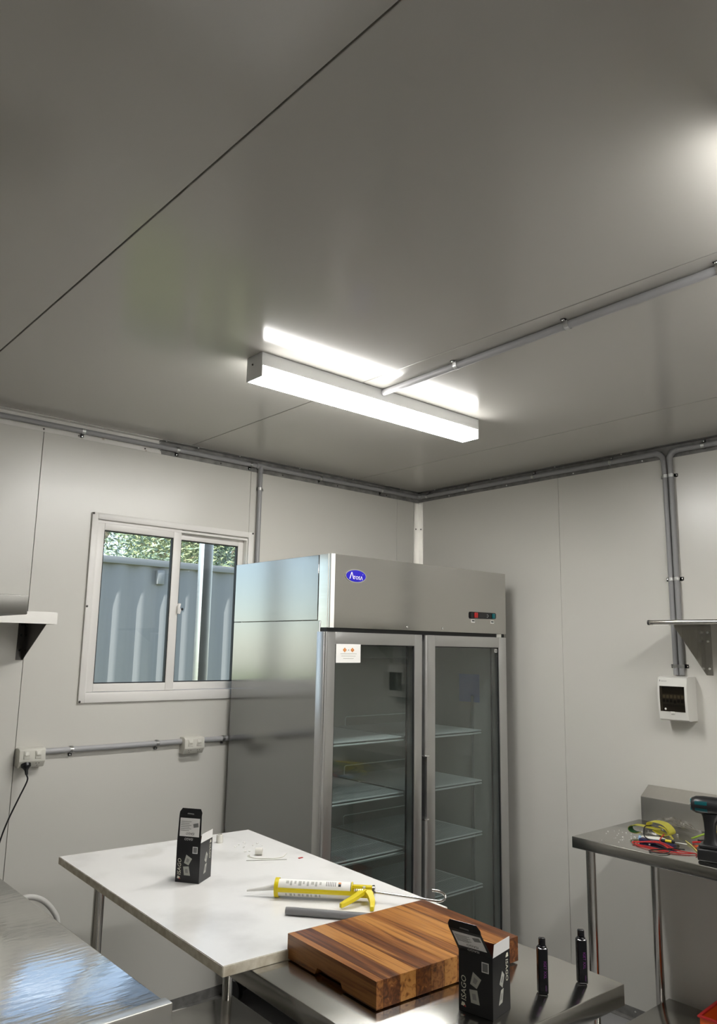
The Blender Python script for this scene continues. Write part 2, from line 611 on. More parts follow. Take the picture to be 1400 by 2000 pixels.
# aluminium angles: along the ceiling, in the corner, along the floor
def angle_x(name, m, z0, z1, up, x0, x1, leg=0.035):
    bm = bmesh.new()
    box(bm, x0, x1, YB - 0.0025, YB - 0.0002, z0, z1)
    zz = z1 if up else z0
    box(bm, x0, x1, YB - leg, YB - 0.0025, zz - (0.0022 if up else 0), zz + (0 if up else 0.0022))
    o = obj(name, bm, m)
    o['kind'] = 'structure'
    return o
def angle_y(name, m, z0, z1, up, y0, y1, leg=0.035):
    bm = bmesh.new()
    box(bm, XR - 0.0025, XR - 0.0002, y0, y1, z0, z1)
    zz = z1 if up else z0
    box(bm, XR - leg, XR - 0.0025, y0, y1, zz - (0.0022 if up else 0), zz + (0 if up else 0.0022))
    o = obj(name, bm, m)
    o['kind'] = 'structure'
    return o
t1 = angle_x('trim_1', 'trim_angle', Z(0.933), CEIL - 0.0003, True, XL, XR - 0.003)
for x in (0.62, 1.13, 1.29, 1.62, 1.80, 2.05, 2.45, 2.85, 3.25):
    obj('screw', screw(bmesh.new(), (x, YB - 0.0026, Z(0.945)), (0, -1, 0), 0.0045), 'dark_metal', t1)
    obj('screw', screw(bmesh.new(), (x + 0.1, YB - 0.026, CEIL - 0.0026), (0, 0, -1), 0.004), 'zinc', t1)
t2 = angle_y('trim_2', 'galv', Z(0.938), CEIL - 0.0003, True, YF, YB - 0.003)
for y in (0.9, 1.3, 1.9, 2.3, 2.75, 3.2):
    obj('screw', screw(bmesh.new(), (XR - 0.0026, y, Z(0.948)), (-1, 0, 0), 0.0045), 'zinc', t2)
    obj('screw', screw(bmesh.new(), (XR - 0.027, y + 0.1, CEIL - 0.0026), (0, 0, -1), 0.004), 'zinc', t2)
bm = bmesh.new()                                   # corner angle
box(bm, XR - 0.052, XR - 0.0003, YB - 0.003, YB - 0.0006, 0.002, Z(0.933))
box(bm, XR - 0.003, XR - 0.0006, YB - 0.042, YB - 0.003, 0.002, Z(0.933))
t3 = obj('trim_3', bm, 'aluminium'); t3['kind'] = 'structure'
for z in (Z(0.76), Z(0.25)):
    for p, n in (((XR - 0.030, YB - 0.0032, z), (0, -1, 0)), ((XR - 0.0032, YB - 0.022, z), (-1, 0, 0))):
        obj('screw', screw(bmesh.new(), p, n, 0.005), 'dark_metal', t3)
angle_x('baseboard_back', 'galv', 0.0005, 0.046, False, XL, XR - 0.003)
br = angle_y('baseboard_right', 'galv', 0.0005, 0.046, False, YF, YB - 0.003)
obj('screw', screw(bmesh.new(), (XR - 0.0026, 2.062, 0.03), (-1, 0, 0), 0.005), 'zinc', br)

# ---------------------------------------------------------------- window_1: two-sash aluminium slider
wn = struct('window_1', (1.82, YB, Z(0.165)))
FX0, FX1, FZ0, FZ1 = 1.381, 2.268, Z(-0.266), Z(0.597)      # outer flange on the wall face
IX0, IX1, IZ0, IZ1 = 1.409, 2.238, Z(-0.221), Z(0.568)      # inside of the flange
def ring(bm, x0, x1, z0, z1, i0, i1, k0, k1, y0, y1, bev=0.0):
    box(bm, x0, i0, y0, y1, z0, z1, bev); box(bm, i1, x1, y0, y1, z0, z1, bev)
    box(bm, i0, i1, y0, y1, z0, k0, bev); box(bm, i0, i1, y0, y1, k1, z1, bev)
    return bm
obj('window_frame', ring(bmesh.new(), FX0, FX1, FZ0, FZ1, IX0, IX1, IZ0, IZ1, YB - 0.012, YB - 0.0003, 0.0015), 'window_frame', wn, True)
obj('jamb_liner', ring(bmesh.new(), WX0 - 0.0005 + 0.002, WX1 - 0.002, WZ0 + 0.002, WZ1 - 0.002, WX0 + 0.012, WX1 - 0.012, WZ0 + 0.014, WZ1 - 0.012, YB, YB + 0.085), 'window_frame', wn, True)
def sash(x0, x1, z0, z1, gx0, gx1, gz0, gz1, yf, depth, label):
    s = obj('sash', ring(bmesh.new(), x0, x1, z0, z1, gx0, gx1, gz0, gz1, yf, yf + depth, 0.002), 'window_frame', wn, True, label)
    obj('pane', BOX(gx0 - 0.004, gx1 + 0.004, yf + depth / 2 - 0.002, yf + depth / 2 + 0.002, gz0 - 0.004, gz1 + 0.004), 'window_glass', s, True)
    g = bmesh.new()
    ring(g, gx0 - 0.0005, gx1 + 0.0005, gz0 - 0.0005, gz1 + 0.0005, gx0 + 0.0045, gx1 - 0.0045, gz0 + 0.0045, gz1 - 0.0045, yf + 0.004, yf + depth - 0.004)
    obj('glazing_seal', g, 'rubber', s, True)
    return s
s1 = sash(1.414, 1.849, Z(-0.219), Z(0.566), 1.449, 1.806, Z(-0.183), Z(0.522), YB + 0.002, 0.028, 'left sliding sash with a latch on its stile')
s2 = sash(1.822, 2.236, Z(-0.219), Z(0.556), 1.865, 2.203, Z(-0.183), Z(0.522), YB + 0.034, 0.028, 'right sash set back behind the sliding sash')
bm = bmesh.new()                                   # crescent latch on the meeting stile
prism(bm, [(1.842, Z(0.150)), (1.856, Z(0.146)), (1.862, Z(0.165)), (1.855, Z(0.178)), (1.859, Z(0.197)), (1.850, Z(0.200)), (1.843, Z(0.185))], 'y', YB - 0.014, YB + 0.001, 0.002)
lt = obj('latch', bm, 'window_frame', s1, True)
obj('knob', LATHE([(0.002, 0), (0.0065, 0.002), (0.0065, 0.007), (0.003, 0.010)], (1.8655, YB - 0.006, Z(0.171)), (0.6, -0.8, 0), 10), 'black', lt, True)
for x, z in ((1.386, Z(0.592)), (1.387, Z(0.163)), (1.387, Z(-0.260)), (2.262, Z(0.592)), (2.262, Z(-0.26))):
    obj('screw', screw(bmesh.new(), (x, YB - 0.0125, z), (0, -1, 0), 0.0055), 'dark_metal', wn, True)

# ================================================================ OUTDOORS
o = obj('ground', BOX(-25, 40, YB + 0.3, 45, -0.16, -0.06), 'grass'); o['kind'] = 'structure'

ct = thing('shipping_container', 'grey corrugated shipping container standing outside the window', 'container', (4.0, 8.0, -0.06))
CX0, CX1, CYF, CT = 0.4, 6.46, 8.02, 2.59
pts = []
x = CX0 + 0.08
while x < CX1 - 0.3:
    pts += [(x, CYF), (x + 0.072, CYF), (x + 0.140, CYF + 0.036), (x + 0.210, CYF + 0.036)]
    x += 0.278
bm = bmesh.new()
lo = [bm.verts.new((a, b, 0.12)) for a, b in pts]
hi = [bm.verts.new((a, b, CT - 0.07)) for a, b in pts]
for i in range(len(pts) - 1):
    bm.faces.new((lo[i], lo[i + 1], hi[i + 1], hi[i]))
obj('corrugated_wall', bm, 'container', ct, True)
obj('top_rail', BOX(CX0, CX1, 7.985, 8.075, CT - 0.075, CT, 0.006), 'container', ct, True)
obj('bottom_rail', BOX(CX0, CX1, 7.99, 8.07, 0.0, 0.14, 0.004), 'container', ct, True)
for x in (CX0, CX1 - 0.14):
    obj('corner_post', BOX(x, x + 0.14, 7.98, 8.13, -0.02, CT + 0.01, 0.008), 'container', ct, True)
obj('roof', BOX(CX0 + 0.02, CX1 - 0.02, 8.03, 10.42, CT - 0.07, CT - 0.02), 'container', ct, True)
obj('end_wall', BOX(CX0 + 0.03, CX0 + 0.06, 8.08, 10.42, 0.0, CT - 0.08), 'container', ct, True)
obj('end_wall', BOX(CX1 - 0.06, CX1 - 0.03, 8.08, 10.42, 0.0, CT - 0.08), 'container', ct, True)
obj('vent', BOX(3.99, 4.08, 7.995, 8.045, Z(0.66), Z(0.82), 0.008), 'container', ct, True, 'small louvred vent box under the top rail')
ps = thing('steel_post', 'pale square steel post outside behind the right window pane', 'post', (2.545, 4.43, -0.06))
obj('post', BOX(2.512, 2.582, 4.40, 4.47, -0.06, 3.6, 0.004), 'aluminium', ps, True)
obj('base_plate', BOX(2.47, 2.62, 4.36, 4.51, -0.058, -0.046, 0.002), 'zinc', ps, True)

def tree(x, y, h, cr, k, n, seed, label):
    rnd = random.Random(seed)
    t = thing('tree', label, 'tree', (x, y, -0.06), 0, 'trees behind the container')
    bm = bmesh.new()
    lean = rnd.uniform(-0.5, 0.5)
    tp = smooth_pts([(0, 0, 0), (lean * 0.3, 0, h * 0.35), (lean, 0.1, h * 0.7), (lean * 1.2, 0.2, h * 0.97)], 4)
    tube(bm, tp, [0.16 - 0.14 * i / (len(tp) - 1) for i in range(len(tp))], 7)
    tips = [Vector((lean, 0, h * 0.85))]
    for i in range(9):
        a = rnd.uniform(0, 2 * PI)
        z0 = h * rnd.uniform(0.28, 0.75)
        b0 = Vector((lean * z0 / h, 0, z0))
        tip = b0 + Vector((math.cos(a) * cr * rnd.uniform(0.5, 1), math.sin(a) * cr * rnd.uniform(0.5, 1), h * rnd.uniform(0.08, 0.25)))
        mid = (b0 + tip) / 2 + Vector((0, 0, 0.15))
        q = smooth_pts([b0, mid, tip], 3)
        tube(bm, q, [0.06 - 0.05 * j / (len(q) - 1) for j in range(len(q))], 5)
        tips += [tip, mid]
    obj('trunk', bm, 'bark', t)
    bm = bmesh.new()
    for i in range(n):
        c = rnd.choice(tips) + Vector((max(-0.8, min(0.8, rnd.gauss(0, 0.3))) * cr * 0.8, max(-0.8, min(0.8, rnd.gauss(0, 0.3))) * cr * 0.8, rnd.gauss(0, h * 0.07)))
        d = Vector((rnd.uniform(-1, 1), rnd.uniform(-1, 1), rnd.uniform(-1, 0.6))).normalized()
        s = d.orthogonal().normalized()
        l, w_ = h / 6 * rnd.uniform(0.05, 0.10), h / 6 * rnd.uniform(0.012, 0.026)
        quad(bm, (c - d * l, c + s * w_, c + d * l, c - s * w_))
    obj('foliage', bm, 'leaf%d' % k, t, kind='stuff')
tree(5.2, 12.4, 5.6, 1.25, 0, 7000, 1, 'loose pale green tree behind the container, leftmost in the window')
tree(7.9, 16.6, 6.6, 1.5, 2, 7500, 2, 'yellowish green tree behind the container, thin bare branches showing')
tree(11.3, 21.2, 8.2, 1.7, 1, 13000, 3, 'dense dark green tree behind the container, right of the left pane')
tree(14.9, 25.9, 9.4, 2.0, 3, 12000, 4, 'greyish green tree behind the container, seen through the right pane')
tree(19.2, 31.0, 11.0, 2.3, 1, 13000, 5, 'dark green tree behind the container, rightmost in the window')

# ================================================================ CEILING LIGHTS
def batten(y0, label, name='ceiling_light'):
    x0, x1, zb = 1.397, 2.542, Z(0.912)
    yc, hw = y0 + 0.047, 0.047
    t = thing(name, label, 'light', ((x0 + x1) / 2, yc, CEIL), 0, 'ceiling battens')
    obj('housing', BOX(x0 + 0.004, x1 - 0.004, yc - hw, yc + hw, zb + 0.040, CEIL - 0.0005, 0.002), 'lamp_body', t, True)
    df = obj('diffuser', BOX(x0 + 0.004, x1 - 0.004, yc - hw + 0.001, yc + hw - 0.001, zb, zb + 0.0395, 0.004), 'diffuser', t, True, 'glowing white diffuser')
    df.data.materials.append(M['diffuser_side'])
    for f in df.data.polygons:
        if f.normal.z > -0.5:
            f.material_index = 1
    for a in (x0, x1 - 0.004):
        c = obj('end_cap', BOX(a, a + 0.004, yc - hw - 0.0005, yc + hw + 0.0005, zb - 0.0005, CEIL - 0.0005, 0.001), 'lamp_body', t, True)
        obj('screw', screw(bmesh.new(), (a if a == x0 else a + 0.004, yc + 0.01, zb + 0.055), (-1 if a == x0 else 1, 0, 0), 0.004), 'dark_metal', c, True)
    return t
batten(2.122, 'long white batten light glowing on the ceiling above the fridge')
batten(0.43, 'second white batten light on the ceiling, out of frame at the right')
batten(-1.27, 'added third batten light, unseen behind the camera, brightening the room')  # extra batten put in out of view to lift the room's ambient light

# ================================================================ CONDUITS
def saddle(parent, c, along, out, r=0.0125, tabs=1, side=1):
    """half-round zinc clip over a conduit: c = centre of the conduit, along = its direction, out = away from the surface"""
    a, n = Vector(along).normalized(), Vector(out).normalized()
    s = a.cross(n)
    c = Vector(c)
    bm = bmesh.new()
    prof = [s * (-(r + 0.0015)) * side - n * r]
    for i in range(9):
        th = PI * i / 8
        prof.append(s * (-math.cos(th) * (r + 0.0015)) * side + n * math.sin(th) * (r + 0.0015))
    prof.append(s * (r + 0.0015) * side - n * (r - 0.001))
    prof.append(s * (r + 0.016) * side - n * (r - 0.001))
    A = [bm.verts.new(c + p - a * 0.008) for p in prof]
    B = [bm.verts.new(c + p + a * 0.008) for p in prof]
    for i in range(len(prof) - 1):
        bm.faces.new((A[i], A[i + 1], B[i + 1], B[i]))
    bmesh.ops.solidify(bm, geom=bm.faces[:], thickness=0.0012)
    o = obj('saddle', bm, 'zinc', parent, True)
    obj('screw', screw(bmesh.new(), c + s * (r + 0.010) * side - n * (r - 0.0022), n, 0.0045), 'chrome', o, True)
    return o

CR = 0.0125
yc, zc = YB - 0.018, Z(0.966)
c = thing('conduit', 'grey conduit running under the ceiling along the window wall, with a drop beside the window', 'conduit', (2.3, YB, zc))
obj('pipe', TUBE([(XL + 0.02, yc, zc), (XR - 0.045, yc, zc)], CR, 12), 'conduit', c, True)
obj('elbow', TUBE(arc((XR - 0.047, yc - 0.028), 0.028, PI / 2, 0, 6, 'xy', zc), CR + 0.0015, 12), 'conduit', c, True)
obj('tee', TUBE([(2.262, yc, zc), (2.322, yc, zc)], CR + 0.003, 12), 'conduit', c, True)
obj('tee', TUBE([(2.291, yc, zc), (2.291, yc, zc - 0.035)], CR + 0.003, 12), 'conduit', c, True)
obj('drop_pipe', TUBE([(2.291, yc, zc - 0.03), (2.291, yc, Z(-0.444))], CR, 12), 'conduit', c, True)
for x in (0.85, 1.303, 1.788, 2.226, 2.708, 3.192):
    saddle(c, (x, yc, zc), (1, 0, 0), (0, -1, 0), CR, side=1)
saddle(c, (2.291, yc, Z(0.84)), (0, 0, 1), (0, -1, 0), CR, side=1)
saddle(c, (2.291, yc, Z(0.30)), (0, 0, 1), (0, -1, 0), CR, side=1)

xc = XR - 0.018
xd = XR - 0.0128
c = thing('conduit', 'grey conduit from the room corner, left of the two drops above the switchboard', 'conduit', (XR, 1.776, Z(0.9)))
obj('pipe', TUBE([(xc, YB - 0.045, zc), (xc, 1.822, zc)], CR, 12), 'conduit', c, True)
obj('elbow', TUBE([(xc, 1.822 - 0.040 * math.sin(a), zc - 0.040 * (1 - math.cos(a))) for a in [PI / 2 * i / 6 for i in range(7)]], CR + 0.0015, 12), 'conduit', c, True)
obj('drop_pipe', TUBE([(xc, 1.782, zc - 0.038), (xd, 1.780, zc - 0.12), (xd, 1.7755, Z(-0.100))], CR, 12), 'conduit', c, True)
for y in (3.374, 3.041, 2.55, 2.066):
    saddle(c, (xc, y, zc), (0, 1, 0), (-1, 0, 0), CR, side=1)
c2 = thing('conduit', 'grey conduit entering from the right, right of the two drops above the switchboard', 'conduit', (XR, 1.75, Z(0.9)))
obj('pipe', TUBE([(xc, YF + 0.02, zc), (xc, 1.711, zc)], CR, 12), 'conduit', c2, True)
obj('elbow', TUBE([(xc, 1.711 + 0.040 * math.sin(a), zc - 0.040 * (1 - math.cos(a))) for a in [PI / 2 * i / 6 for i in range(7)]], CR + 0.0015, 12), 'conduit', c2, True)
obj('drop_pipe', TUBE([(xc, 1.751, zc - 0.038), (xd, 1.750, zc - 0.12), (xd, 1.7475, Z(-0.100))], CR, 12), 'conduit', c2, True)
for y in (1.583, 1.0):
    saddle(c2, (xc, y, zc), (0, 1, 0), (-1, 0, 0), CR, side=1)
for z in (Z(0.848), Z(0.346), Z(-0.060)):
    saddle(c, (xd, 1.778 - (0.848 + H - z) * 0.0024, z), (0, 0, 1), (-1, 0, 0), CR, side=-1)
    saddle(c2, (xd, 1.750 - (0.848 + H - z) * 0.0024, z), (0, 0, 1), (-1, 0, 0), CR, side=1)

zl = CEIL - 0.0135
cl = thing('conduit', 'pale grey conduit crossing the ceiling to the batten light', 'conduit', (1.94, 1.3, CEIL))
fx = lambda y: 1.967 - 0.033 * (2.122 - y)
obj('pipe', TUBE([(fx(2.121), 2.121, zl), (fx(0.525), 0.525, zl)], CR, 14), 'conduit_pale', cl, True)
for y in (1.727, 1.262, 0.79):
    saddle(cl, (fx(y), y, zl), (0.033, 1, 0), (0, 0, -1), CR, side=1)

zs = Z(-0.462)
cs = thing('conduit', 'grey conduit joining the two power outlets under the window', 'conduit', (1.6, YB, zs))
obj('pipe', TUBE([(1.245, YB - 0.016, zs), (1.905, YB - 0.016, zs)], CR, 12), 'conduit_pale', cs, True)
obj('pipe', TUBE([(2.0, YB - 0.016, zs), (2.32, YB - 0.016, zs)], CR, 12), 'conduit_pale', cs, True)
for x in (1.365, 1.772, 2.132):
    saddle(cs, (x, YB - 0.016, zs), (1, 0, 0), (0, -1, 0), CR, side=1)

# ================================================================ POWER OUTLETS
def outlet(x0, x1, label, m='socket'):
    t = thing('power_outlet', label, 'outlet', ((x0 + x1) / 2, YB, Z(-0.482)), 0, 'power outlets under the window')
    top, bot = Z(-0.441), Z(-0.519)
    bm = bmesh.new()
    prism(bm, [(YB - 0.0004, top), (YB - 0.040, top), (YB - 0.054, top - 0.006), (YB - 0.055, bot + 0.026), (YB - 0.038, bot), (YB - 0.0004, bot)], 'x', x0, x1, 0.003)
    b = obj('housing', bm, m, t, True)
    for s in (0.28, 0.72):
        xm = x0 + (x1 - x0) * s
        sw = obj('switch', BOX(xm - 0.0125, xm + 0.0125, YB - 0.0575, YB - 0.0535, top - 0.042, top - 0.010, 0.0012), m, t, True)
        bm = bmesh.new()
        prism(bm, [(YB - 0.0572, top - 0.012), (YB - 0.0572, top - 0.028), (YB - 0.0625, top - 0.027)], 'x', xm - 0.009, xm + 0.009, 0.0006)
        obj('rocker', bm, m, sw, True)
        bm = bmesh.new()
        n = Vector((0, -0.84, -0.54))
        for dx, dz in ((-0.006, 0.006), (0.006, 0.006), (0, -0.006)):
            p = Vector((xm + dx, YB - 0.0468 - dz * 0.5, bot + 0.0125 + dz * 0.8))
            lathe(bm, [(0.0022, 0), (0.0018, 0.0006)], p + n * 0.0003, n, 6)
        obj('pin_slots', bm, 'ink', t, True)
    return t
outlet(1.135, 1.243, 'beige double power outlet with a black plug pushed in')
outlet(1.899, 2.006, 'empty double power outlet beside the fridge')

pc = thing('appliance_cable', 'black plug and cable hanging from the left power outlet', 'cable', (1.165, YB - 0.05, Z(-0.51)))
bm = bmesh.new()
lathe(bm, [(0.013, 0), (0.0195, 0.003), (0.0195, 0.014), (0.012, 0.022), (0.0075, 0.030), (0.006, 0.046), (0.0035, 0.050)], (1.166, YB - 0.047, Z(-0.500)), (0, -0.45, -0.89), 16)
obj('plug', bm, 'black', pc, True)
obj('cord', TUBE(smooth_pts([(1.166, YB - 0.0685, Z(-0.543)), (1.168, YB - 0.075, Z(-0.567)), (1.142, YB - 0.068, Z(-0.635)), (1.108, YB - 0.064, Z(-0.72)), (1.083, YB - 0.066, Z(-0.80)), (1.05, YB - 0.07, Z(-0.95)), (1.03, YB - 0.08, Z(-1.2)), (1.05, YB - 0.1, 0.02), (0.9, YB - 0.12, 0.006)], 6), 0.0034, 8), 'black', pc, True)

# ================================================================ SWITCHBOARD
sb = thing('switchboard', 'small white switchboard with a smoked window on the right wall', 'switchboard', (XR, 1.76, Z(-0.2)))
prof = [(XR - 0.0004, Z(-0.106)), (3.478, Z(-0.106)), (3.458, Z(-0.113)), (3.451, Z(-0.155)), (3.450, Z(-0.205)), (3.453, Z(-0.262)), (3.459, Z(-0.298)), (3.472, Z(-0.303)), (XR - 0.0004, Z(-0.303))]
y0, y1, w0, w1 = 1.692, 1.829, 1.703, 1.821
bm = bmesh.new()
prism(bm, prof, 'y', y0, w0); prism(bm, prof, 'y', w1, y1)
prism(bm, [(XR - 0.0004, Z(-0.106)), (3.478, Z(-0.106)), (3.458, Z(-0.113)), (3.4517, Z(-0.150)), (XR - 0.0004, Z(-0.150))], 'y', w0, w1)
prism(bm, [(XR - 0.0004, Z(-0.264)), (3.4531, Z(-0.264)), (3.459, Z(-0.298)), (3.472, Z(-0.303)), (XR - 0.0004, Z(-0.303))], 'y', w0, w1)
box(bm, XR - 0.02, XR - 0.0004, w0, w1, Z(-0.264), Z(-0.150))
obj('enclosure', bm, 'breaker', sb, True)
obj('escutcheon', BOX(3.476, 3.480, w0, w1, Z(-0.264), Z(-0.150)), 'module', sb, True)
for i in range(6):
    ym = 1.806 - i * 0.0175
    b = obj('circuit_breaker', BOX(3.462, 3.476, ym - 0.0078, ym + 0.0078, Z(-0.232), Z(-0.186), 0.001), 'ink_grey', sb, True)
    obj('toggle', BOX(3.455, 3.463, ym - 0.005, ym + 0.005, Z(-0.222 if i != 3 else -0.226), Z(-0.208 if i != 3 else -0.212), 0.001), 'black', b, True)
    obj('rating_label', BOX(3.4615, 3.4622, ym - 0.006, ym + 0.006, Z(-0.204), Z(-0.190)), 'ink_pale', b, True)
bm = bmesh.new()
for a, b in (((3.4513, Z(-0.151)), (3.4500, Z(-0.205))), ((3.4500, Z(-0.205)), (3.4528, Z(-0.263)))):
    prism(bm, [a, b, (b[0] + 0.0015, b[1]), (a[0] + 0.0015, a[1])], 'y', w0 + 0.0005, w1 - 0.0005)
obj('smoked_cover', bm, 'smoked', sb, True, 'tinted see-through flap')
obj('latch_tab', BOX(3.449, 3.4535, 1.752, 1.772, Z(-0.272), Z(-0.262), 0.001), 'breaker', sb, True)
obj('knockout_label', LATHE([(0.005, 0), (0.005, 0.0006)], (3.4513, 1.795, Z(-0.252)), (-1, 0, -0.05), 10), 'paper', sb, True)
fr = frame((3.4544, 1.822, Z(-0.131)), (0, -1, 0), (0.17, 0, 1))
text('lettering', 'ISAGO', 0.0095, 'ink_grey', sb, Matrix.Translation(-Vector(sb.location)) @ fr @ Matrix.Translation((0.008, 0, 0)))
obj('logo_mark', SLAB([fr @ Vector(p) for p in ((0, 0.001, 0.0002), (0.005, 0.001, 0.0002), (0.004, 0.009, 0.0002), (0.001, 0.009, 0.0002))], 0.0003), 'ink_grey', sb, True)

# ================================================================ WALL SHELVES
def bracket(t, plane, axis_out, zt, zb_, depth, tw, flange, m='dark_metal'):
    """triangular plate at constant `plane` plus a wall flange"""
    pass

ws = thing('wall_shelf', 'stainless wall shelf on triangular brackets above the switchboard', 'shelf', (3.4, 1.0, Z(0.12)))
xs0 = 3.243
bm = bmesh.new()
box(bm, xs0 + 0.01, XR - 0.0005, -0.30, 1.742, Z(0.128), Z(0.1335), 0.001)
obj('shelf_board', bm, 'steel_flat', ws, True)
obj('front_roll', TUBE([(xs0 + 0.010, -0.30, Z(0.1315)), (xs0 + 0.010, 1.752, Z(0.1315))], 0.0105, 14), 'tube_steel', ws, True)
obj('end_cap', LATHE([(0.0112, 0), (0.0112, 0.008), (0.007, 0.010)], (xs0 + 0.010, 1.746, Z(0.1315)), (0, 1, 0), 14), 'black', ws, True)
obj('film', BOX(xs0 + 0.002, xs0 + 0.022, 1.655, 1.728, Z(0.1185), Z(0.1208)), 'paper', ws, True, 'white protective film left under the front edge')
def rbracket(yp):
    bm = bmesh.new()
    prism(bm, [(xs0 + 0.012, Z(0.1275)), (xs0 + 0.016, Z(0.112)), (XR - 0.003, Z(-0.097)), (XR - 0.0008, Z(-0.097)), (XR - 0.0008, Z(0.1275))], 'y', yp, yp + 0.002)
    b = obj('bracket', bm, 'steel', ws, True)
    box_ = bmesh.new()
    box(box_, XR - 0.003, XR - 0.0006, yp - 0.029, yp, Z(-0.097), Z(0.126))
    f = obj('flange', box_, 'steel', b, True)
    bm = bmesh.new()
    box(bm, xs0 + 0.02, XR - 0.004, yp - 0.026, yp, Z(0.1255), Z(0.1275))
    obj('flange', bm, 'steel', b, True)
    for z in (0.095, 0.055, -0.068):
        obj('bolt', LATHE([(0.0055, 0), (0.0055, 0.003), (0.003, 0.005)], (XR - 0.003, yp - 0.014, Z(z)), (-1, 0, 0), 8), 'zinc', b, True)
rbracket(1.637)
rbracket(0.10)

ls = thing('wall_shelf', 'stainless wall shelf on a triangular bracket at the left of the window', 'shelf', (0.4, YB - 0.13, Z(0.1)))
bm = bmesh.new()
prism(bm, [(3.2, Z(0.072)), (3.2, Z(0.120)), (YB - 0.0005, Z(0.120)), (YB - 0.0005, Z(0.116)), (3.205, Z(0.116)), (3.205, Z(0.072))], 'x', -0.80, 1.166)
obj('shelf_board', bm, 'aluminium', ls, True)
obj('end_lip', BOX(1.163, 1.166, 3.205, YB - 0.001, Z(0.072), Z(0.116)), 'aluminium', ls, True)
def lbracket(xp):
    bm = bmesh.new()
    prism(bm, [(3.212, Z(0.115)), (3.212, Z(0.070)), (YB - 0.006, Z(-0.078)), (YB - 0.0008, Z(-0.078)), (YB - 0.0008, Z(0.115))], 'x', xp, xp + 0.002)
    b = obj('bracket', bm, 'dark_metal', ls, True)
    obj('flange', BOX(xp - 0.026, xp, YB - 0.003, YB - 0.0006, Z(-0.078), Z(0.114)), 'dark_metal', b, True)
    for z in (0.07, 0.027, -0.037):
        obj('bolt', LATHE([(0.0055, 0), (0.0055, 0.003), (0.003, 0.005)], (xp - 0.013, YB - 0.003, Z(z)), (0, -1, 0), 8), 'black', b, True)
        obj('bolt', LATHE([(0.0055, 0), (0.0055, 0.003), (0.003, 0.005)], (xp, YB - 0.032, Z(z)), (-1, 0, 0), 8), 'black', b, True)
lbracket(1.126)
lbracket(-0.4)

# ================================================================ FRIDGE
FL, FR = 2.150, 3.392
FB, FF = 3.425, 2.715           # back of the cabinet, front of the carcass
FZT = Z(0.412)
fr_ = thing('display_fridge', 'tall stainless double glass-door display fridge standing in the corner', 'fridge', ((FL + FR) / 2, 3.05, 0))
P = lambda n, bm, m, par=None, lab=None, kind=None: obj(n, bm, m, par or fr_, True, lab, kind)
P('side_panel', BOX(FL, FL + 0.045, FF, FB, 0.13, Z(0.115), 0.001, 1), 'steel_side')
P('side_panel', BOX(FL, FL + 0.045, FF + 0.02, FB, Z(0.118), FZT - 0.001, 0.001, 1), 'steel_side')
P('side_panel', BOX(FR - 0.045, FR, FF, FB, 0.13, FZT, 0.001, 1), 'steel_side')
P('back_panel', BOX(FL + 0.045, FR - 0.045, FB - 0.05, FB, 0.13, FZT), 'steel')
P('top_panel', BOX(FL + 0.045, FR - 0.045, FF + 0.03, FB - 0.05, Z(0.06), FZT - 0.001), 'steel')
P('base_panel', BOX(FL + 0.045, FR - 0.045, FF, FB - 0.05, 0.13, 0.20), 'steel')
P('plinth_grille', BOX(FL + 0.01, FR - 0.01, FF - 0.03, FF, 0.03, 0.145, 0.003), 'dark_metal')
for x in (FL + 0.06, FR - 0.06):
    for y in (FF + 0.06, FB - 0.06):
        P('castor', LATHE([(0.045, -0.014), (0.05, -0.010), (0.05, 0.010), (0.045, 0.014)], (x, y, 0.0505), (1, 0, 0), 16), 'black')
        P('castor_fork', BOX(x - 0.02, x + 0.02, y - 0.02, y + 0.02, 0.095, 0.131, 0.003), 'zinc')
# inner liner: five sheets
li = 0.008
ix0, ix1, iy1, iz0, iz1 = FL + 0.052, FR - 0.052, FB - 0.06, 0.205, Z(0.055)
P('liner', BOX(ix0, ix1, iy1, iy1 + li, iz0, iz1), 'liner')
P('liner', BOX(ix0 - 0.006, ix0, FF + 0.002, iy1 + li, iz0, iz1), 'liner')
P('liner', BOX(ix1, ix1 + 0.006, FF + 0.002, iy1 + li, iz0, iz1), 'liner')
P('liner', BOX(ix0 - 0.006, ix1 + 0.006, FF + 0.002, iy1 + li, iz1 - 0.004, iz1 + 0.004), 'liner')
P('liner', BOX(ix0 - 0.006, ix1 + 0.006, FF + 0.002, iy1 + li, iz0 - 0.004, iz0), 'liner')
P('fan_housing', BOX(ix0 + 0.20, ix1 - 0.20, 3.06, 3.30, Z(-0.055), iz1 - 0.005, 0.01), 'liner')
P('mullion', BOX(2.742, 2.776, FF, FF + 0.05, 0.20, Z(0.06), 0.002), 'door_alu')
# header
hd = P('header', BOX(FL + 0.003, FR + 0.0005, 2.655, FF + 0.018, Z(0.085), FZT, 0.0), 'steel_flat')
P('corner_strip', PRISM([(FL + 0.002, 2.668), (FL + 0.004, 2.6585), (FL + 0.009, 2.6535), (FL + 0.030, 2.6535), (FL + 0.030, 2.6555), (FL + 0.006, 2.668)], 'z', Z(0.0845), FZT + 0.0004), 'off_white', hd)  # plain off-white strip down the left corner of the header
P('joint_strip', BOX(FL + 0.002, FR, 2.668, FF, Z(0.066), Z(0.0845)), 'rubber')
for x in (2.637, 2.886):
    P('screw', screw(bmesh.new(), (x, 2.655, Z(0.101)), (0, -1, 0), 0.007), 'chrome', hd)
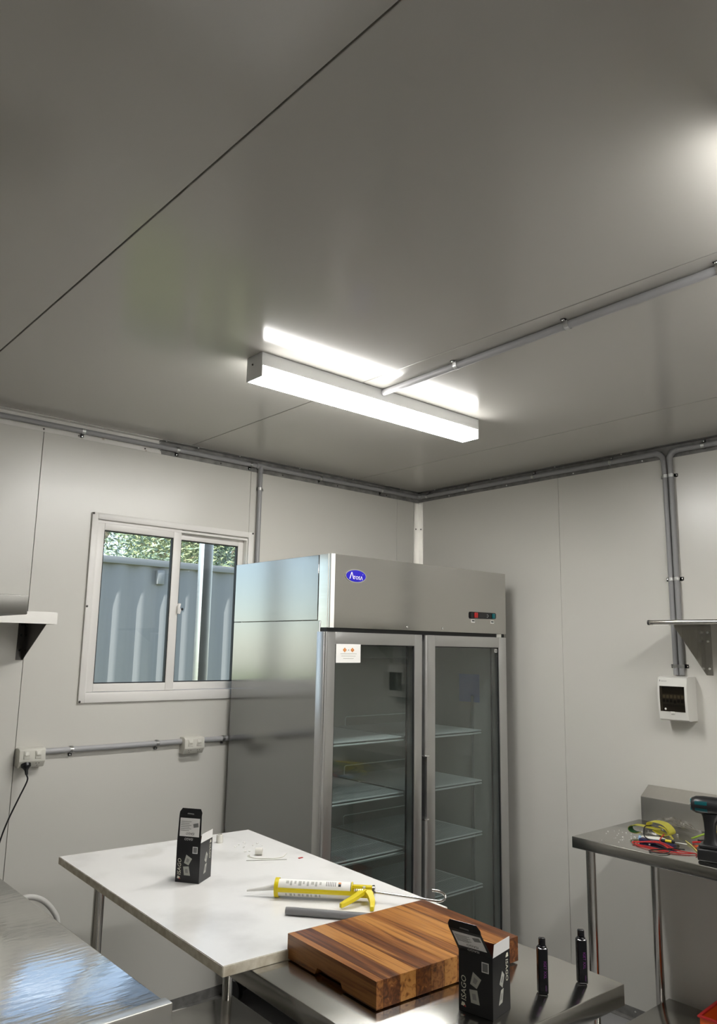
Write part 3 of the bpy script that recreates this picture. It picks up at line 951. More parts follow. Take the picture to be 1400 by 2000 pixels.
# oval badge with its lettering
bx, bz = 2.304, Z(0.321)
bm = bmesh.new()
n = 40
prism(bm, [(bx + 0.063 * math.cos(2 * PI * i / n), bz + 0.031 * math.sin(2 * PI * i / n)) for i in range(n)], 'y', 2.6525, 2.6551)
bd = P('badge', bm, 'chrome', hd, 'oval blue badge with a silver rim')
bm = bmesh.new()
prism(bm, [(bx + 0.059 * math.cos(2 * PI * i / n), bz + 0.027 * math.sin(2 * PI * i / n)) for i in range(n)], 'y', 2.6518, 2.6524)
bf = P('badge_face', bm, 'blue_badge', bd)
inv = world_of(fr_).inverted()
for body, size, dx, dz in (('\u039b', 0.042, -0.041, -0.014), ('TOS', 0.0215, -0.0165, -0.0150), ('\u039b', 0.0230, 0.0245, -0.0165), ('.', 0.022, 0.038, 0.008)):
    text('lettering', body, size, 'white_card', bd, inv @ frame((bx + dx, 2.6513, bz + dz), (1, 0, 0), (0, 0, 1)))
# controller
bm = bmesh.new()
prism(bm, [(3.100, Z(0.158)), (3.294, Z(0.162)), (3.300, Z(0.170)), (3.300, Z(0.187)), (3.294, Z(0.194)), (3.100, Z(0.194)), (3.094, Z(0.187)), (3.094, Z(0.166))], 'y', 2.647, 2.6552)
ctl = P('controller', bm, 'black_gloss', hd, 'black temperature controller with red and teal switches')
P('switch', BOX(3.122, 3.146, 2.641, 2.648, Z(0.163), Z(0.190), 0.002), 'red', ctl)
P('switch', BOX(3.268, 3.288, 2.641, 2.648, Z(0.164), Z(0.190), 0.002), 'teal', ctl)
P('display', BOX(3.158, 3.235, 2.6455, 2.6475, Z(0.166), Z(0.188)), 'black', ctl)
for dx, dz in ((0, 0.006), (0.008, 0), (0, -0.007)):
    P('button', BOX(3.222 + dx, 3.227 + dx, 2.644, 2.6456, Z(0.174 + dz), Z(0.179 + dz)), 'ink_grey', ctl)
for x in (3.106, 3.262):
    lb = P('switch_label', BOX(x, x + 0.028, 2.6538, 2.6549, Z(0.138), Z(0.155)), 'paper', hd)
    P('print', BOX(x + 0.004, x + 0.024, 2.6530, 2.6537, Z(0.144), Z(0.150)), 'ink', lb)

DY0, DY1 = 2.655, 2.706
def fdoor(x0, x1, gx0, gx1, name_label, left):
    gz0, gz1 = Z(-1.42), Z(0.012)
    dz0, dz1 = Z(-1.50), Z(0.066)
    d = P('door', ring(bmesh.new(), x0, x1, dz0, dz1, gx0, gx1, gz0, gz1, DY0, DY1, 0.002), 'door_alu', None, name_label)
    P('pane', BOX(gx0 - 0.003, gx1 + 0.003, DY0 + 0.012, DY0 + 0.016, gz0 - 0.003, gz1 + 0.003), 'fridge_glass', d)
    P('pane', BOX(gx0 - 0.003, gx1 + 0.003, DY1 - 0.012, DY1 - 0.008, gz0 - 0.003, gz1 + 0.003), 'window_glass', d)
    P('glazing_bead', ring(bmesh.new(), gx0 - 0.001, gx1 + 0.001, gz0 - 0.001, gz1 + 0.001, gx0 + 0.004, gx1 - 0.004, gz0 + 0.004, gz1 - 0.004, DY0 + 0.004, DY0 + 0.0115), 'rubber', d)
    P('door_gasket', ring(bmesh.new(), x0 + 0.01, x1 - 0.01, dz0 + 0.01, dz1 - 0.01, gx0 + 0.002, gx1 - 0.002, gz0, gz1, DY1 + 0.0003, FF - 0.0006), 'gasket', d)
    return d
d1 = fdoor(2.127, 2.741, 2.193, 2.690, 'left glass door with a white notice at its top', True)
d2 = fdoor(2.776, FR, 2.834, 3.330, 'right glass door with a recessed handle', False)
P('edge_profile', TUBE([(2.137, DY0 - 0.001, Z(-1.50)), (2.137, DY0 - 0.001, Z(0.066))], 0.008, 10), 'door_alu', d1)
for z0, z1 in ((Z(-0.505), Z(0.064)), (Z(-1.50), Z(-0.795))):
    P('edge_profile', TUBE([(2.773, DY0 + 0.006, z0), (2.773, DY0 + 0.006, z1)], 0.0115, 12), 'door_alu', d2)
P('handle', BOX(2.752, 2.777, DY0 + 0.016, DY0 + 0.03, Z(-0.792), Z(-0.508), 0.002), 'black', d2, 'dark recessed finger grip')
for z in (Z(-0.509), Z(-0.797)):
    P('handle_cap', BOX(2.756, 2.786, DY0 - 0.007, DY0 + 0.02, z, z + 0.006, 0.002), 'chrome', d2)
P('hinge', BOX(FR - 0.07, FR - 0.03, DY0 + 0.008, DY0 + 0.03, Z(0.0665), Z(0.0835)), 'zinc', d2)
P('square_label', BOX(3.305, 3.327, DY0 + 0.009, DY0 + 0.0113, Z(-0.014), Z(0.004)), 'paper', d2)
P('square_print', BOX(3.3095, 3.3225, DY0 + 0.0082, DY0 + 0.0089, Z(-0.010), Z(-0.002)), 'ink_grey', d2)
# notice: two orange diamonds, three lines of small print
nt_ = P('notice', BOX(2.1965, 2.340, DY0 - 0.0015, DY0 - 0.0003, Z(-0.068), Z(0.0135)), 'paper', d1, 'white notice with two orange warning diamonds')
for x in (2.246, 2.291):
    bm = bmesh.new()
    prism(bm, [(x - 0.011, Z(-0.012)), (x, Z(-0.022)), (x + 0.011, Z(-0.012)), (x, Z(-0.002))], 'y', DY0 - 0.0022, DY0 - 0.0016)
    P('warning_diamond', bm, 'sign_orange', nt_)
    text('mark', '!', 0.014, 'paper', nt_, inv @ frame((x - 0.0018, DY0 - 0.0025, Z(-0.0168)), (1, 0, 0), (0, 0, 1)))
P('dash', BOX(2.265, 2.272, DY0 - 0.0022, DY0 - 0.0016, Z(-0.014), Z(-0.0105)), 'ink_grey', nt_)
for k, (a, b) in enumerate(((2.222, 2.316), (2.227, 2.310), (2.238, 2.299))):
    P('print_line', BOX(a, b, DY0 - 0.0020, DY0 - 0.0016, Z(-0.0295 - k * 0.0105), Z(-0.0275 - k * 0.0105)), 'pale_card', nt_)
# a thin bluish rectangle flat against the right liner wall inside
P('liner_rect', BOX(ix1 - 0.0015, ix1 - 0.0003, 2.80, 2.945, Z(-0.285), Z(-0.135)), 'blue_dull', None, 'bluish rectangle on the inner side wall')
# shelf standards (slotted strips)
for x, y in ((ix0 + 0.001, 2.84), (ix0 + 0.001, 3.26), (ix1 - 0.009, 2.84), (ix1 - 0.009, 3.26), (2.76, 3.352)):
    P('shelf_standard', BOX(x, x + 0.008, y, y + 0.012, iz0 + 0.05, Z(-0.25)), 'door_alu')
# wire shelves
def wshelf(x0, x1, z):
    y0, y1 = 2.782, 3.335
    s = obj('shelf', TUBE([(x0, y0, z), (x1, y0, z)], 0.0042, 8), 'wire_white', fr_, True, 'white wire shelf')
    bm = bmesh.new()
    tube(bm, [(x0, y0, z - 0.014), (x1, y0, z - 0.014)], 0.0042, 8)
    tube(bm, [(x0, y0 + 0.18, z - 0.006), (x1, y0 + 0.18, z - 0.006)], 0.003, 6)
    tube(bm, [(x0, y0 + 0.38, z - 0.006), (x1, y0 + 0.38, z - 0.006)], 0.003, 6)
    for x in (x0, x1):
        tube(bm, [(x, y0, z), (x, y1, z)], 0.003, 6)
    obj('frame_rails', bm, 'wire_white', s, True)
    bm = bmesh.new()
    n = int((x1 - x0) / 0.0125)
    for i in range(1, n):
        x = x0 + (x1 - x0) * i / n
        tube(bm, [(x, y0, z + 0.002), (x, y1 - 0.004, z + 0.002)], 0.0017, 4, caps=False)
    obj('wire_grid', bm, 'wire_white', s, True, kind='stuff')
    obj('rear_guard', TUBE([(x0 + 0.03, y1 - 0.02, z), (x0 + 0.03, y1 - 0.02, z + 0.045), (x0 + 0.04, y1 - 0.02, z + 0.052), (x1 - 0.04, y1 - 0.02, z + 0.052), (x1 - 0.03, y1 - 0.02, z + 0.045), (x1 - 0.03, y1 - 0.02, z)], 0.003, 6), 'wire_white', s, True)
for z in (Z(-0.428), Z(-0.686), Z(-0.944), Z(-1.202)):
    wshelf(2.222, 2.742, z)
    wshelf(2.790, 3.326, z)

# ================================================================ STEEL WORK BENCHES
def leg(t, x, y, ztop, name='leg', r=0.019):
    l = obj(name, LATHE([(r, 0.07), (r, ztop)], (x, y, 0), (0, 0, 1), 18), 'tube_steel', t)
    obj('foot', LATHE([(0.014, 0.0005), (0.021, 0.004), (0.021, 0.04), (0.012, 0.072)], (x, y, 0), (0, 0, 1), 14), 'black', l)
    return l

# centre bench (under the stone slab)
RB = -math.radians(2.3)
cb = thing('work_bench', 'stainless work bench under the white stone slab, chopping board on its near end', 'bench', (1.470, 1.926, 0), RB)
hx, y0, y1, T = 0.3275, -0.862, 0.890, Z(-0.76)
bm = box(bmesh.new(), -hx, hx, y0, y1, T - 0.047, T, 0.0025, 2)
obj('worktop', bm, 'steel_flat', cb)
for x, y in ((-0.267, 0.835), (0.267, 0.835), (-0.267, -0.80), (0.267, -0.80)):
    leg(cb, x, y, T - 0.046)
obj('undershelf', BOX(-0.30, 0.30, -0.83, 0.862, Z(-1.375), Z(-1.338), 0.003), 'steel_flat', cb)

# right bench with a splashback against the right wall
rb = thing('work_bench', 'stainless bench with a splashback against the right wall, tools on it', 'bench', (3.22, 0.8, 0))
bm = box(bmesh.new(), 2.918, 3.462, -0.35, 1.958, Z(-0.805), Z(-0.76), 0.003, 3)
obj('worktop', bm, 'steel_flat', rb, True)
obj('splashback', PRISM([(3.4625, Z(-0.805)), (3.4625, Z(-0.657)), (XR - 0.006, Z(-0.612)), (XR - 0.006, Z(-0.805))], 'y', -0.35, 1.945, 0.0015), 'splash_steel', rb, True)
inv2 = world_of(rb).inverted()
for x, y in ((2.972, 1.905), (3.452, 1.885), (2.972, -0.25), (3.452, -0.25)):
    p = inv2 @ Vector((x, y, 0))
    leg(rb, p.x, p.y, Z(-0.804))
obj('undershelf', BOX(2.95, 3.50, -0.30, 1.872, Z(-1.535), Z(-1.500), 0.003), 'steel_flat', rb, True)

# left bench with a raised front rim, and the over-shelf standing on it
lb = thing('work_bench', 'low stainless bench with wrinkled shiny top at the bottom left corner', 'bench', (0.4, 2.5, 0))
obj('worktop', BOX(-0.35, 0.921, 1.675, 3.10, Z(-0.82), Z(-0.781), 0.003), 'steel_wavy', lb, True)
obj('front_rim', BOX(-0.35, 0.9185, 1.640, 1.6755, Z(-0.89), Z(-0.770), 0.003), 'aluminium', lb, True)
inv3 = world_of(lb).inverted()
for x, y in ((-0.28, 1.73), (0.86, 1.73), (-0.28, 3.04), (0.86, 3.04)):
    p = inv3 @ Vector((x, y, 0))
    leg(lb, p.x, p.y, Z(-0.819))
obj('undershelf', BOX(-0.32, 0.895, 1.70, 3.07, 0.30, 0.335, 0.003), 'steel_flat', lb, True)

osf = thing('over_shelf', 'dark grey steel over-shelf edge in front of the left wall shelf, cut by the frame', 'shelf', (0.2, 2.85, Z(-0.78)))
obj('shelf_tray', BOX(-0.30, 0.882, 2.70, 3.02, Z(0.090), Z(0.154), 0.003), 'grey_steel', osf, True)
for x in (-0.24, 0.12):
    obj('post', LATHE([(0.03, 0), (0.03, 0.004), (0.016, 0.006), (0.016, 0.8705)], (x, 2.86, Z(-0.7808)), (0, 0, 1), 14), 'tube_steel', osf, True)

# white hose looping up behind the left bench and down to the floor
hs = obj('hose', TUBE(smooth_pts([(1.07, 3.34, 0.012), (1.10, 3.34, 0.30), (1.115, 3.35, 0.55), (1.165, 3.35, Z(-1.022)), (1.208, 3.35, Z(-1.012)), (1.262, 3.35, Z(-1.037)), (1.306, 3.35, Z(-1.086)), (1.326, 3.35, Z(-1.135)), (1.345, 3.36, 0.38), (1.40, 3.37, 0.12), (1.52, 3.39, 0.02), (1.72, 3.41, 0.012), (1.93, 3.410, 0.012), (2.00, 3.385, 0.012), (2.04, 3.34, 0.012)], 6), 0.011, 12), 'off_white')
tag(hs, 'white hose arching up beside the low bench against the window wall', 'hose')

# ================================================================ STONE SLAB
c_ = [Vector((1.053, 1.659, 0)), Vector((1.779, 1.618, 0)), Vector((1.847, 2.764, 0)), Vector((1.101, 2.818, 0))]
ZM0, ZM = Z(-0.7598), Z(-0.735)
bm = bmesh.new()
a = [bm.verts.new((p.x, p.y, ZM0)) for p in c_]
b = [bm.verts.new((p.x, p.y, ZM)) for p in c_]
bm.faces.new(a[::-1]); bm.faces.new(b)
for i in range(4):
    bm.faces.new((a[i], a[(i + 1) % 4], b[(i + 1) % 4], b[i]))
bmesh.ops.bevel(bm, geom=bm.edges[:], offset=0.0015, segments=2, affect='EDGES')
sl = obj('stone_slab', bm, 'marble')
sl.data.materials.append(M['marble_edge'])
for f in sl.data.polygons:
    if abs(f.normal.z) < 0.5:
        f.material_index = 1
tag(sl, 'white marble slab with raw sandy edges lying on the steel bench', 'slab')

# ================================================================ CHOPPING BOARD (glued acacia staves)
ang = math.radians(-3.1)
bo = thing('chopping_board', 'thick acacia chopping board made of glued staves', 'chopping board', (1.4515, 1.4685, T), ang)
W_, D_, HB = 0.4555, 0.345, 0.056
ws_ = [0.019, 0.049, 0.046, 0.046, 0.042, 0.041, 0.042, 0.043, 0.043, 0.043, 0.0415]
kinds = ['wood_mid', 'wood_dark', 'wood_gold', 'wood_dark', 'wood_mid', 'wood_gold', 'wood_mid', 'wood_gold', 'wood_gold', 'wood_mid', 'wood_dark']
x = -W_ / 2
for i, (wd, kd) in enumerate(zip(ws_, kinds)):
    bm = bmesh.new()
    if i == 0:     # finger groove cut into the underside of the outer stave
        prism(bm, [(-D_ / 2, 0.004), (-0.055, 0.004), (-0.045, 0.020), (0.045, 0.020), (0.055, 0.004), (D_ / 2, 0.004), (D_ / 2, 0.004 + HB), (-D_ / 2, 0.004 + HB)], 'x', x + 0.0001, x + wd - 0.0001)
    else:
        box(bm, x + 0.0001, x + wd - 0.0001, -D_ / 2, D_ / 2, 0.004, 0.004 + HB, 0.0006, 1)
    obj('stave', bm, kd, bo)
    x += wd
for sx in (-1, 1):
    for sy in (-1, 1):
        obj('rubber_foot', LATHE([(0.010, 0), (0.012, 0.0042)], (sx * 0.19, sy * 0.14, 0), (0, 0, 1), 12), 'rubber', bo)

# ================================================================ PRINTED BOXES
def carton(p0, p1, p2, zt, h, label, tilt, side_out):
    """open carton; p0,p1 = left/right bottom corners of its front face, p2 = rear right corner"""
    p0, p1, p2 = Vector((*p0, 0)), Vector((*p1, 0)), Vector((*p2, 0))
    ex = (p1 - p0).normalized()
    ey0 = (p2 - p1)
    ey = Vector((-ex.y, ex.x, 0))
    w_, d_ = (p1 - p0).length, ey0.dot(ey)
    ang = math.atan2(ex.y, ex.x)
    org = p0 + ex * w_ / 2 + ey * d_ / 2
    t = thing('switch_box', label, 'box', (org.x, org.y, zt), ang, 'black cartons')
    hw, hd, tk = w_ / 2, d_ / 2, 0.0006
    # printed shell and white inside: thin walls
    sh = obj('carton', BOX(-hw, hw, -hd, -hd + tk, 0.0003, h), 'black_card', t)
    obj('side_wall', BOX(hw - tk, hw, -hd + tk, hd, 0.0003, h), 'black_card', t)
    obj('side_wall', BOX(-hw, -hw + tk, -hd + tk, hd, 0.0003, h), 'black_card', t)
    obj('rear_wall', BOX(-hw + tk, hw - tk, hd - tk, hd, 0.0003, h), 'black_card', t)
    obj('bottom', BOX(-hw + tk, hw - tk, -hd + tk, hd - tk, 0.0003, 0.001), 'black_card', t)
    obj('inner_wall', BOX(-hw + tk, hw - tk, hd - 0.0014, hd - tk - 0.0001, 0.002, h - 0.0005), 'brown_card', t)
    # lid flap hinged at the front edge, leaning outwards by `tilt`, with a tuck end
    u = Vector((0, -math.sin(tilt), math.cos(tilt)))
    nrm = Vector((0, -math.cos(tilt), -math.sin(tilt)))
    o0 = Vector((0, -hd + tk / 2, h))
    fl = d_ * 0.92
    at = lambda a, b, e=0.0: o0 + Vector((a, 0, 0)) + u * b + nrm * e
    lid = obj('lid_flap', SLAB([at(-hw, 0), at(hw, 0), at(hw - 0.002, fl), at(-hw + 0.002, fl)], tk), 'black_card', t)
    t2 = tilt - math.radians(16)
    u2 = Vector((0, -math.sin(t2), math.cos(t2)))
    o1 = at(0, fl)
    q = [(-hw + 0.002, 0), (hw - 0.002, 0), (hw - 0.002, 0.010), (hw - 0.009, 0.021), (-hw + 0.009, 0.021), (-hw + 0.002, 0.010)]
    obj('tuck_end', SLAB([o1 + Vector((a, 0, 0)) + u2 * b for a, b in q], tk), 'black_card', lid)
    obj('hang_slot', SLAB([o1 + Vector((a, 0, 0)) + u2 * b - Vector((0, 0.0006, 0)) for a, b in ((-0.012, 0.004), (0.012, 0.003), (0.010, 0.0065), (-0.010, 0.0075))], 0.0003), 'grey_card', lid)
    st = obj('sticker', SLAB([at(-hw + 0.007, 0.017, 0.0006), at(hw - 0.007, 0.017, 0.0006), at(hw - 0.007, fl - 0.008, 0.0006), at(-hw + 0.007, fl - 0.008, 0.0006)], 0.0002), 'white_card', lid, False, 'white instruction sticker')
    fm = lambda a, b, e, up=1: frame(at(a, b, e), Vector((1, 0, 0)) * up, u * up)
    text('lettering', 'ISAGO', 0.010, 'white_card', lid, fm(0.014, 0.0125, 0.0008, -1), 0.15)
    text('lettering', 'ISAGO', 0.010, 'ink', lid, fm(0.018, 0.029, 0.0012, -1), 0.15)
    for k in range(6):
        a0 = -hw + 0.010
        b = 0.034 + k * (fl - 0.048) / 6
        obj('print_line', SLAB([at(a0, b, 0.0010), at(a0 + (0.036 if k % 2 else 0.029), b, 0.0010), at(a0 + (0.036 if k % 2 else 0.029), b + 0.0013, 0.0010), at(a0, b + 0.0013, 0.0010)], 0.0002), 'ink_grey', lid)
    a0, b0 = hw - 0.027, 0.044
    obj('drawing', SLAB([at(a0, b0, 0.0010), at(a0 + 0.017, b0 + 0.003, 0.0010), at(a0 + 0.015, b0 + 0.015, 0.0010), at(a0 - 0.002, b0 + 0.011, 0.0010)], 0.0002), 'grey_card', lid)
    # dust flap on the right edge, white inside, standing up
    s_ = math.radians(side_out)
    v = Vector((math.sin(s_), 0, math.cos(s_)))
    o2 = Vector((hw - tk / 2, 0, h))
    obj('dust_flap', SLAB([o2 + Vector((0, -hd + 0.002, 0)), o2 + Vector((0, hd - 0.001, 0)), o2 + Vector((0, hd - 0.004, 0)) + v * 0.026, o2 + Vector((0, -hd + 0.004, 0)) + v * 0.026], tk), 'white_card', t)
    # print on the front face
    F = lambda a, b: Vector((a, -hd - 0.0004, b))
    S_ = lambda a, b: Vector((hw + 0.0004, a, b))
    k = h / 0.12
    obj('label', SLAB([F(hw - 0.026, 0.088 * k), F(hw - 0.009, 0.088 * k), F(hw - 0.009, 0.108 * k), F(hw - 0.026, 0.108 * k)], 0.0002), 'white_card', sh)
    obj('label_print', SLAB([F(hw - 0.024, 0.090 * k) + Vector((0, -0.0003, 0)), F(hw - 0.011, 0.090 * k) + Vector((0, -0.0003, 0)), F(hw - 0.011, 0.106 * k) + Vector((0, -0.0003, 0)), F(hw - 0.024, 0.106 * k) + Vector((0, -0.0003, 0))], 0.0002), 'grey_card', sh)
    def pic(Fn, pts, e):
        o = obj('switch_picture', SLAB([Fn(a, b) for a, b in pts], 0.0002), 'pale_card', sh)
        c = sum((Fn(a, b) for a, b in pts), Vector()) / len(pts)
        obj('switch_outline', SLAB([c + (Fn(a, b) - c) * 0.45 + e for a, b in pts], 0.0002), 'ink_grey', sh)
    pic(F, [(-0.013, 0.058 * k), (0.003, 0.052 * k), (0.014, 0.072 * k), (-0.006, 0.083 * k)], Vector((0, -0.0003, 0)))
    pic(F, [(-0.011, 0.022 * k), (0.010, 0.022 * k), (0.004, 0.049 * k), (-0.015, 0.047 * k)], Vector((0, -0.0003, 0)))
    pic(S_, [(-0.010, 0.062 * k), (0.003, 0.052 * k), (0.012, 0.075 * k), (0.002, 0.085 * k)], Vector((0.0003, 0, 0)))
    pic(S_, [(-0.014, 0.022 * k), (0.002, 0.024 * k), (0.008, 0.050 * k), (-0.004, 0.049 * k)], Vector((0.0003, 0, 0)))
    text('lettering', 'ISAGO', 0.017, 'ink_pale', sh, frame((-hw + 0.018, -hd - 0.0005, 0.021 * k), (0, 0, 1), (-1, 0, 0)), 0.15)
    obj('logo_mark', SLAB([F(-hw + 0.006, 0.012 * k), F(-hw + 0.018, 0.010 * k), F(-hw + 0.014, 0.018 * k), F(-hw + 0.008, 0.019 * k)], 0.0003), 'ink_pale', sh)
    obj('logo_tip', SLAB([F(-hw + 0.012, 0.0105 * k) + Vector((0, -0.0003, 0)), F(-hw + 0.018, 0.010 * k) + Vector((0, -0.0003, 0)), F(-hw + 0.0155, 0.0145 * k) + Vector((0, -0.0003, 0))], 0.0003), 'red', sh)
    text('lettering', 'ISAGO', 0.015, 'ink_pale', sh, frame((hw + 0.0005, hd - 0.020, 0.104 * k), (0, 0, -1), (0, 1, 0)), 0.15)
    obj('logo_mark', SLAB([S_(hd - 0.020, 0.107 * k), S_(hd - 0.008, 0.107 * k), S_(hd - 0.010, 0.115 * k), S_(hd - 0.016, 0.115 * k)], 0.0003), 'ink_pale', sh)
    return t
carton((1.288, 2.326), (1.334, 2.259), (1.407, 2.306), ZM, 0.120, 'open black printed carton standing on the white slab', math.radians(-2), 4)
carton((1.363, 1.208), (1.378, 1.127), (1.455, 1.134), T, 0.120, 'open black printed carton standing on bare steel in front of the chopping board', math.radians(38), 4)

# ================================================================ VAPE PENS
def vape(x, y, label, rot):
    t = thing('vape_pen', label, 'vape', (x, y, T), rot, 'black vape pens')
    bm = box(bmesh.new(), -0.0115, 0.0115, -0.0105, 0.0105, 0.0003, 0.097, 0.004, 3)
    b = obj('body', bm, 'black_gloss', t)
    for f in b.data.polygons:
        f.use_smooth = False
    obj('shoulder', LATHE([(0.0105, 0.0965), (0.0095, 0.0995), (0.008, 0.1005)], (0, 0, 0), (0, 0, 1), 18), 'black_gloss', t)
    bm = bmesh.new()
    box(bm, -0.0075, 0.0075, -0.0055, 0.0055, 0.0995, 0.1165, 0.003, 3)
    obj('mouthpiece', bm, 'black_gloss', t)
    text('lettering', 'IGET XXL', 0.0085, 'purple_ink', t, frame((0.0118 - 0.0123 * 0, -0.0035, 0.070), (0, 0, -1), (0, 1, 0)))
    text('lettering', 'IGET XXL', 0.0085, 'purple_ink', t, frame((0.0010, -0.0108, 0.070), (0, 0, -1), (1, 0, 0)))
    obj('small_print', BOX(0.004, 0.0065, -0.0109, -0.0106, 0.008, 0.020), 'purple_dim', t)
    return t
vape(1.572, 1.142, 'black vape pen nearer the carton, purple lettering', math.radians(-42))
vape(1.689, 1.116, 'black vape pen nearest the corner of the steel bench', math.radians(-42))

# ================================================================ CAULKING GUN
A0, B0 = Vector((1.452, 2.008, ZM + 0.030)), Vector((1.604, 1.846, ZM + 0.030))
ax = (B0 - A0).normalized()
sd_ = Vector((-ax.y, ax.x, 0)) * -1         # towards the camera side (right of the axis, horizontal)
if sd_.dot(Vector((-1, -1, 0))) < 0:
    sd_ = -sd_
g = thing('caulking_gun', 'yellow caulking gun with a white cartridge lying on the white slab', 'caulking gun', (1.53, 1.93, ZM))
ln = (B0 - A0).length
rc = 0.0235
cz = ZM + 0.0275
A = Vector((A0.x, A0.y, cz)); Bp = Vector((B0.x, B0.y, cz))
ctg = obj('cartridge', LATHE([(0.004, -0.004), (rc - 0.002, 0), (rc, 0.002), (rc, ln - 0.004), (rc - 0.001, ln)], A, ax, 24), 'paper', g, True, 'white printed cartridge')
obj('nozzle', LATHE([(0.009, 0), (0.0075, 0.012), (0.003, 0.085)], A - ax * 0.006, (-ax.x, -ax.y, -0.16), 12), 'paper', g, True)
# print on the cartridge: patches following its curve
def patch(t0, t1, a0, a1, m, e=0.0003, name='print'):
    bm = bmesh.new()
    n = 6
    up_ = Vector((0, 0, 1))
    rows = []
    for i in range(n + 1):
        th = a0 + (a1 - a0) * i / n
        d = sd_ * math.cos(th) + up_ * math.sin(th)
        rows.append((bm.verts.new(A + ax * t0 + d * (rc + e)), bm.verts.new(A + ax * t1 + d * (rc + e))))
    for (p, q), (r_, s) in zip(rows, rows[1:]):
        bm.faces.new((p, q, s, r_))
    return obj(name, bm, m, ctg, True)
for k in range(6):
    patch(0.150 + k * 0.0052, 0.1525 + k * 0.0052, math.radians(38), math.radians(78), 'ink_grey')
patch(0.186, 0.194, math.radians(38), math.radians(58), 'ink')
patch(0.186, 0.194, math.radians(60), math.radians(74), 'sign_orange')
for k in range(9):
    t_ = 0.030 + k * 0.0125
    patch(t_, t_ + (0.006 if k % 3 else 0.009), math.radians(45 - (k % 2) * 12), math.radians(70), 'pale_card')
    patch(t_, t_ + (0.007 if k % 2 else 0.004), math.radians(-45), math.radians(-22), 'pale_card')
# yellow frame: half-pipe strap along the near side, front ring, rear block
def strap(a0, a1, t0, t1, r0):
    bm = bmesh.new()
    rows = []
    for i in range(7):
        th = a0 + (a1 - a0) * i / 6
        d = sd_ * math.cos(th) + Vector((0, 0, 1)) * math.sin(th)
        rows.append([bm.verts.new(A + ax * tt + d * rr) for tt, rr in ((t0, r0), (t1, r0), (t1, r0 + 0.0016), (t0, r0 + 0.0016))])
    for r1, r2 in zip(rows, rows[1:]):
        for k in range(4):
            bm.faces.new((r1[k], r1[(k + 1) % 4], r2[(k + 1) % 4], r2[k]))
    bm.faces.new(rows[0][::-1]); bm.faces.new(rows[-1])
    return bm
obj('cradle', strap(math.radians(-14), math.radians(14), 0.0, ln + 0.05, rc + 0.0006), 'yellow', g, True)
obj('cradle', strap(math.radians(166), math.radians(194), 0.0, ln + 0.05, rc + 0.0006), 'yellow', g, True)
bm = bmesh.new()
lathe(bm, [(rc + 0.0008, -0.004), (rc + 0.0036, -0.004), (rc + 0.0036, 0.008), (rc + 0.0008, 0.008)], A, ax, 28)
bmesh.ops.delete(bm, geom=[f for f in bm.faces if len(f.verts) > 4], context='FACES')
bmesh.ops.solidify(bm, geom=bm.faces[:], thickness=0.0008)
obj('front_ring', bm, 'yellow', g, True)
obj('rear_plate', LATHE([(rc + 0.001, 0), (rc + 0.001, 0.003)], Bp + ax * 0.002, ax, 24), 'yellow', g, True)
def obox(c, x, y, z, sx, sy, sz, bev=0.001):
    bm = box(bmesh.new(), -sx / 2, sx / 2, -sy / 2, sy / 2, -sz / 2, sz / 2, bev)
    m_ = Matrix((x, y, z)).transposed().to_4x4()
    m_.translation = c
    bm.transform(m_)
    return bm
upv = Vector((0, 0, 1))
obj('body_block', obox(Bp + ax * 0.034, ax, sd_, upv, 0.058, 0.016, 0.034, 0.003), 'yellow', g, True)
obj('side_cheek', SLAB([Bp + sd_ * 0.010 + ax * 0.004 + upv * 0.012, Bp + sd_ * 0.010 + ax * 0.060 + upv * 0.016, Bp + sd_ * 0.010 + ax * 0.060 - upv * 0.012, Bp + sd_ * 0.010 + ax * 0.004 - upv * 0.010], 0.003), 'yellow', g, True)
sp = []
for i in range(40):
    th = i * PI / 4
    sp.append(Bp + ax * (0.012 + i * 0.0007) + upv * (0.005 + 0.006 * math.sin(th)) + sd_ * (0.018 + 0.006 * math.cos(th)))
obj('spring', TUBE(sp, 0.0012, 5), 'zinc', g, True)
obj('end_ring', LATHE([(0.016, 0), (0.018, 0.002), (0.018, 0.008), (0.010, 0.010)], Bp + ax * 0.062, ax, 18), 'tube_steel', g, True)
rod0 = Bp + ax * 0.060
rend = Vector((1.752, 1.642, ZM + 0.020))
rdir = (rend - rod0).normalized()
side = Vector((rdir.y, -rdir.x, 0)) * -1
if side.dot(Vector((1, 1, 0))) < 0:
    side = -side
hook = [rod0, rend] + [rend + rdir * (0.026 * math.sin(a)) + (side * 0.55 + upv * 0.83) * 0.014 * (1 - math.cos(a)) for a in [PI * i / 8 for i in range(1, 9)]]
hook.append(hook[-1] - rdir * 0.014)
obj('push_rod', TUBE(hook, 0.0038, 10), 'tube_steel', g, True)
# fixed handle and trigger, both lying over towards the camera
pv = Bp + ax * 0.040 + sd_ * 0.012
def lever(pts, w_, th):
    bm = bmesh.new()
    rows = []
    for i, (p, ww) in enumerate(zip(pts, w_)):
        q = pts[min(i + 1, len(pts) - 1)] - pts[max(i - 1, 0)]
        s = q.normalized().cross(upv).normalized()
        rows.append([bm.verts.new(p + s * ww + upv * th), bm.verts.new(p - s * ww + upv * th), bm.verts.new(p - s * ww - upv * th), bm.verts.new(p + s * ww - upv * th)])
    for a_, b_ in zip(rows, rows[1:]):
        for k in range(4):
            bm.faces.new((a_[k], a_[(k + 1) % 4], b_[(k + 1) % 4], b_[k]))
    bm.faces.new(rows[0][::-1]); bm.faces.new(rows[-1])
    bmesh.ops.bevel(bm, geom=bm.edges[:], offset=0.001, segments=1, affect='EDGES')
    return bm
tip = Vector((1.530, 1.806, ZM + 0.010))
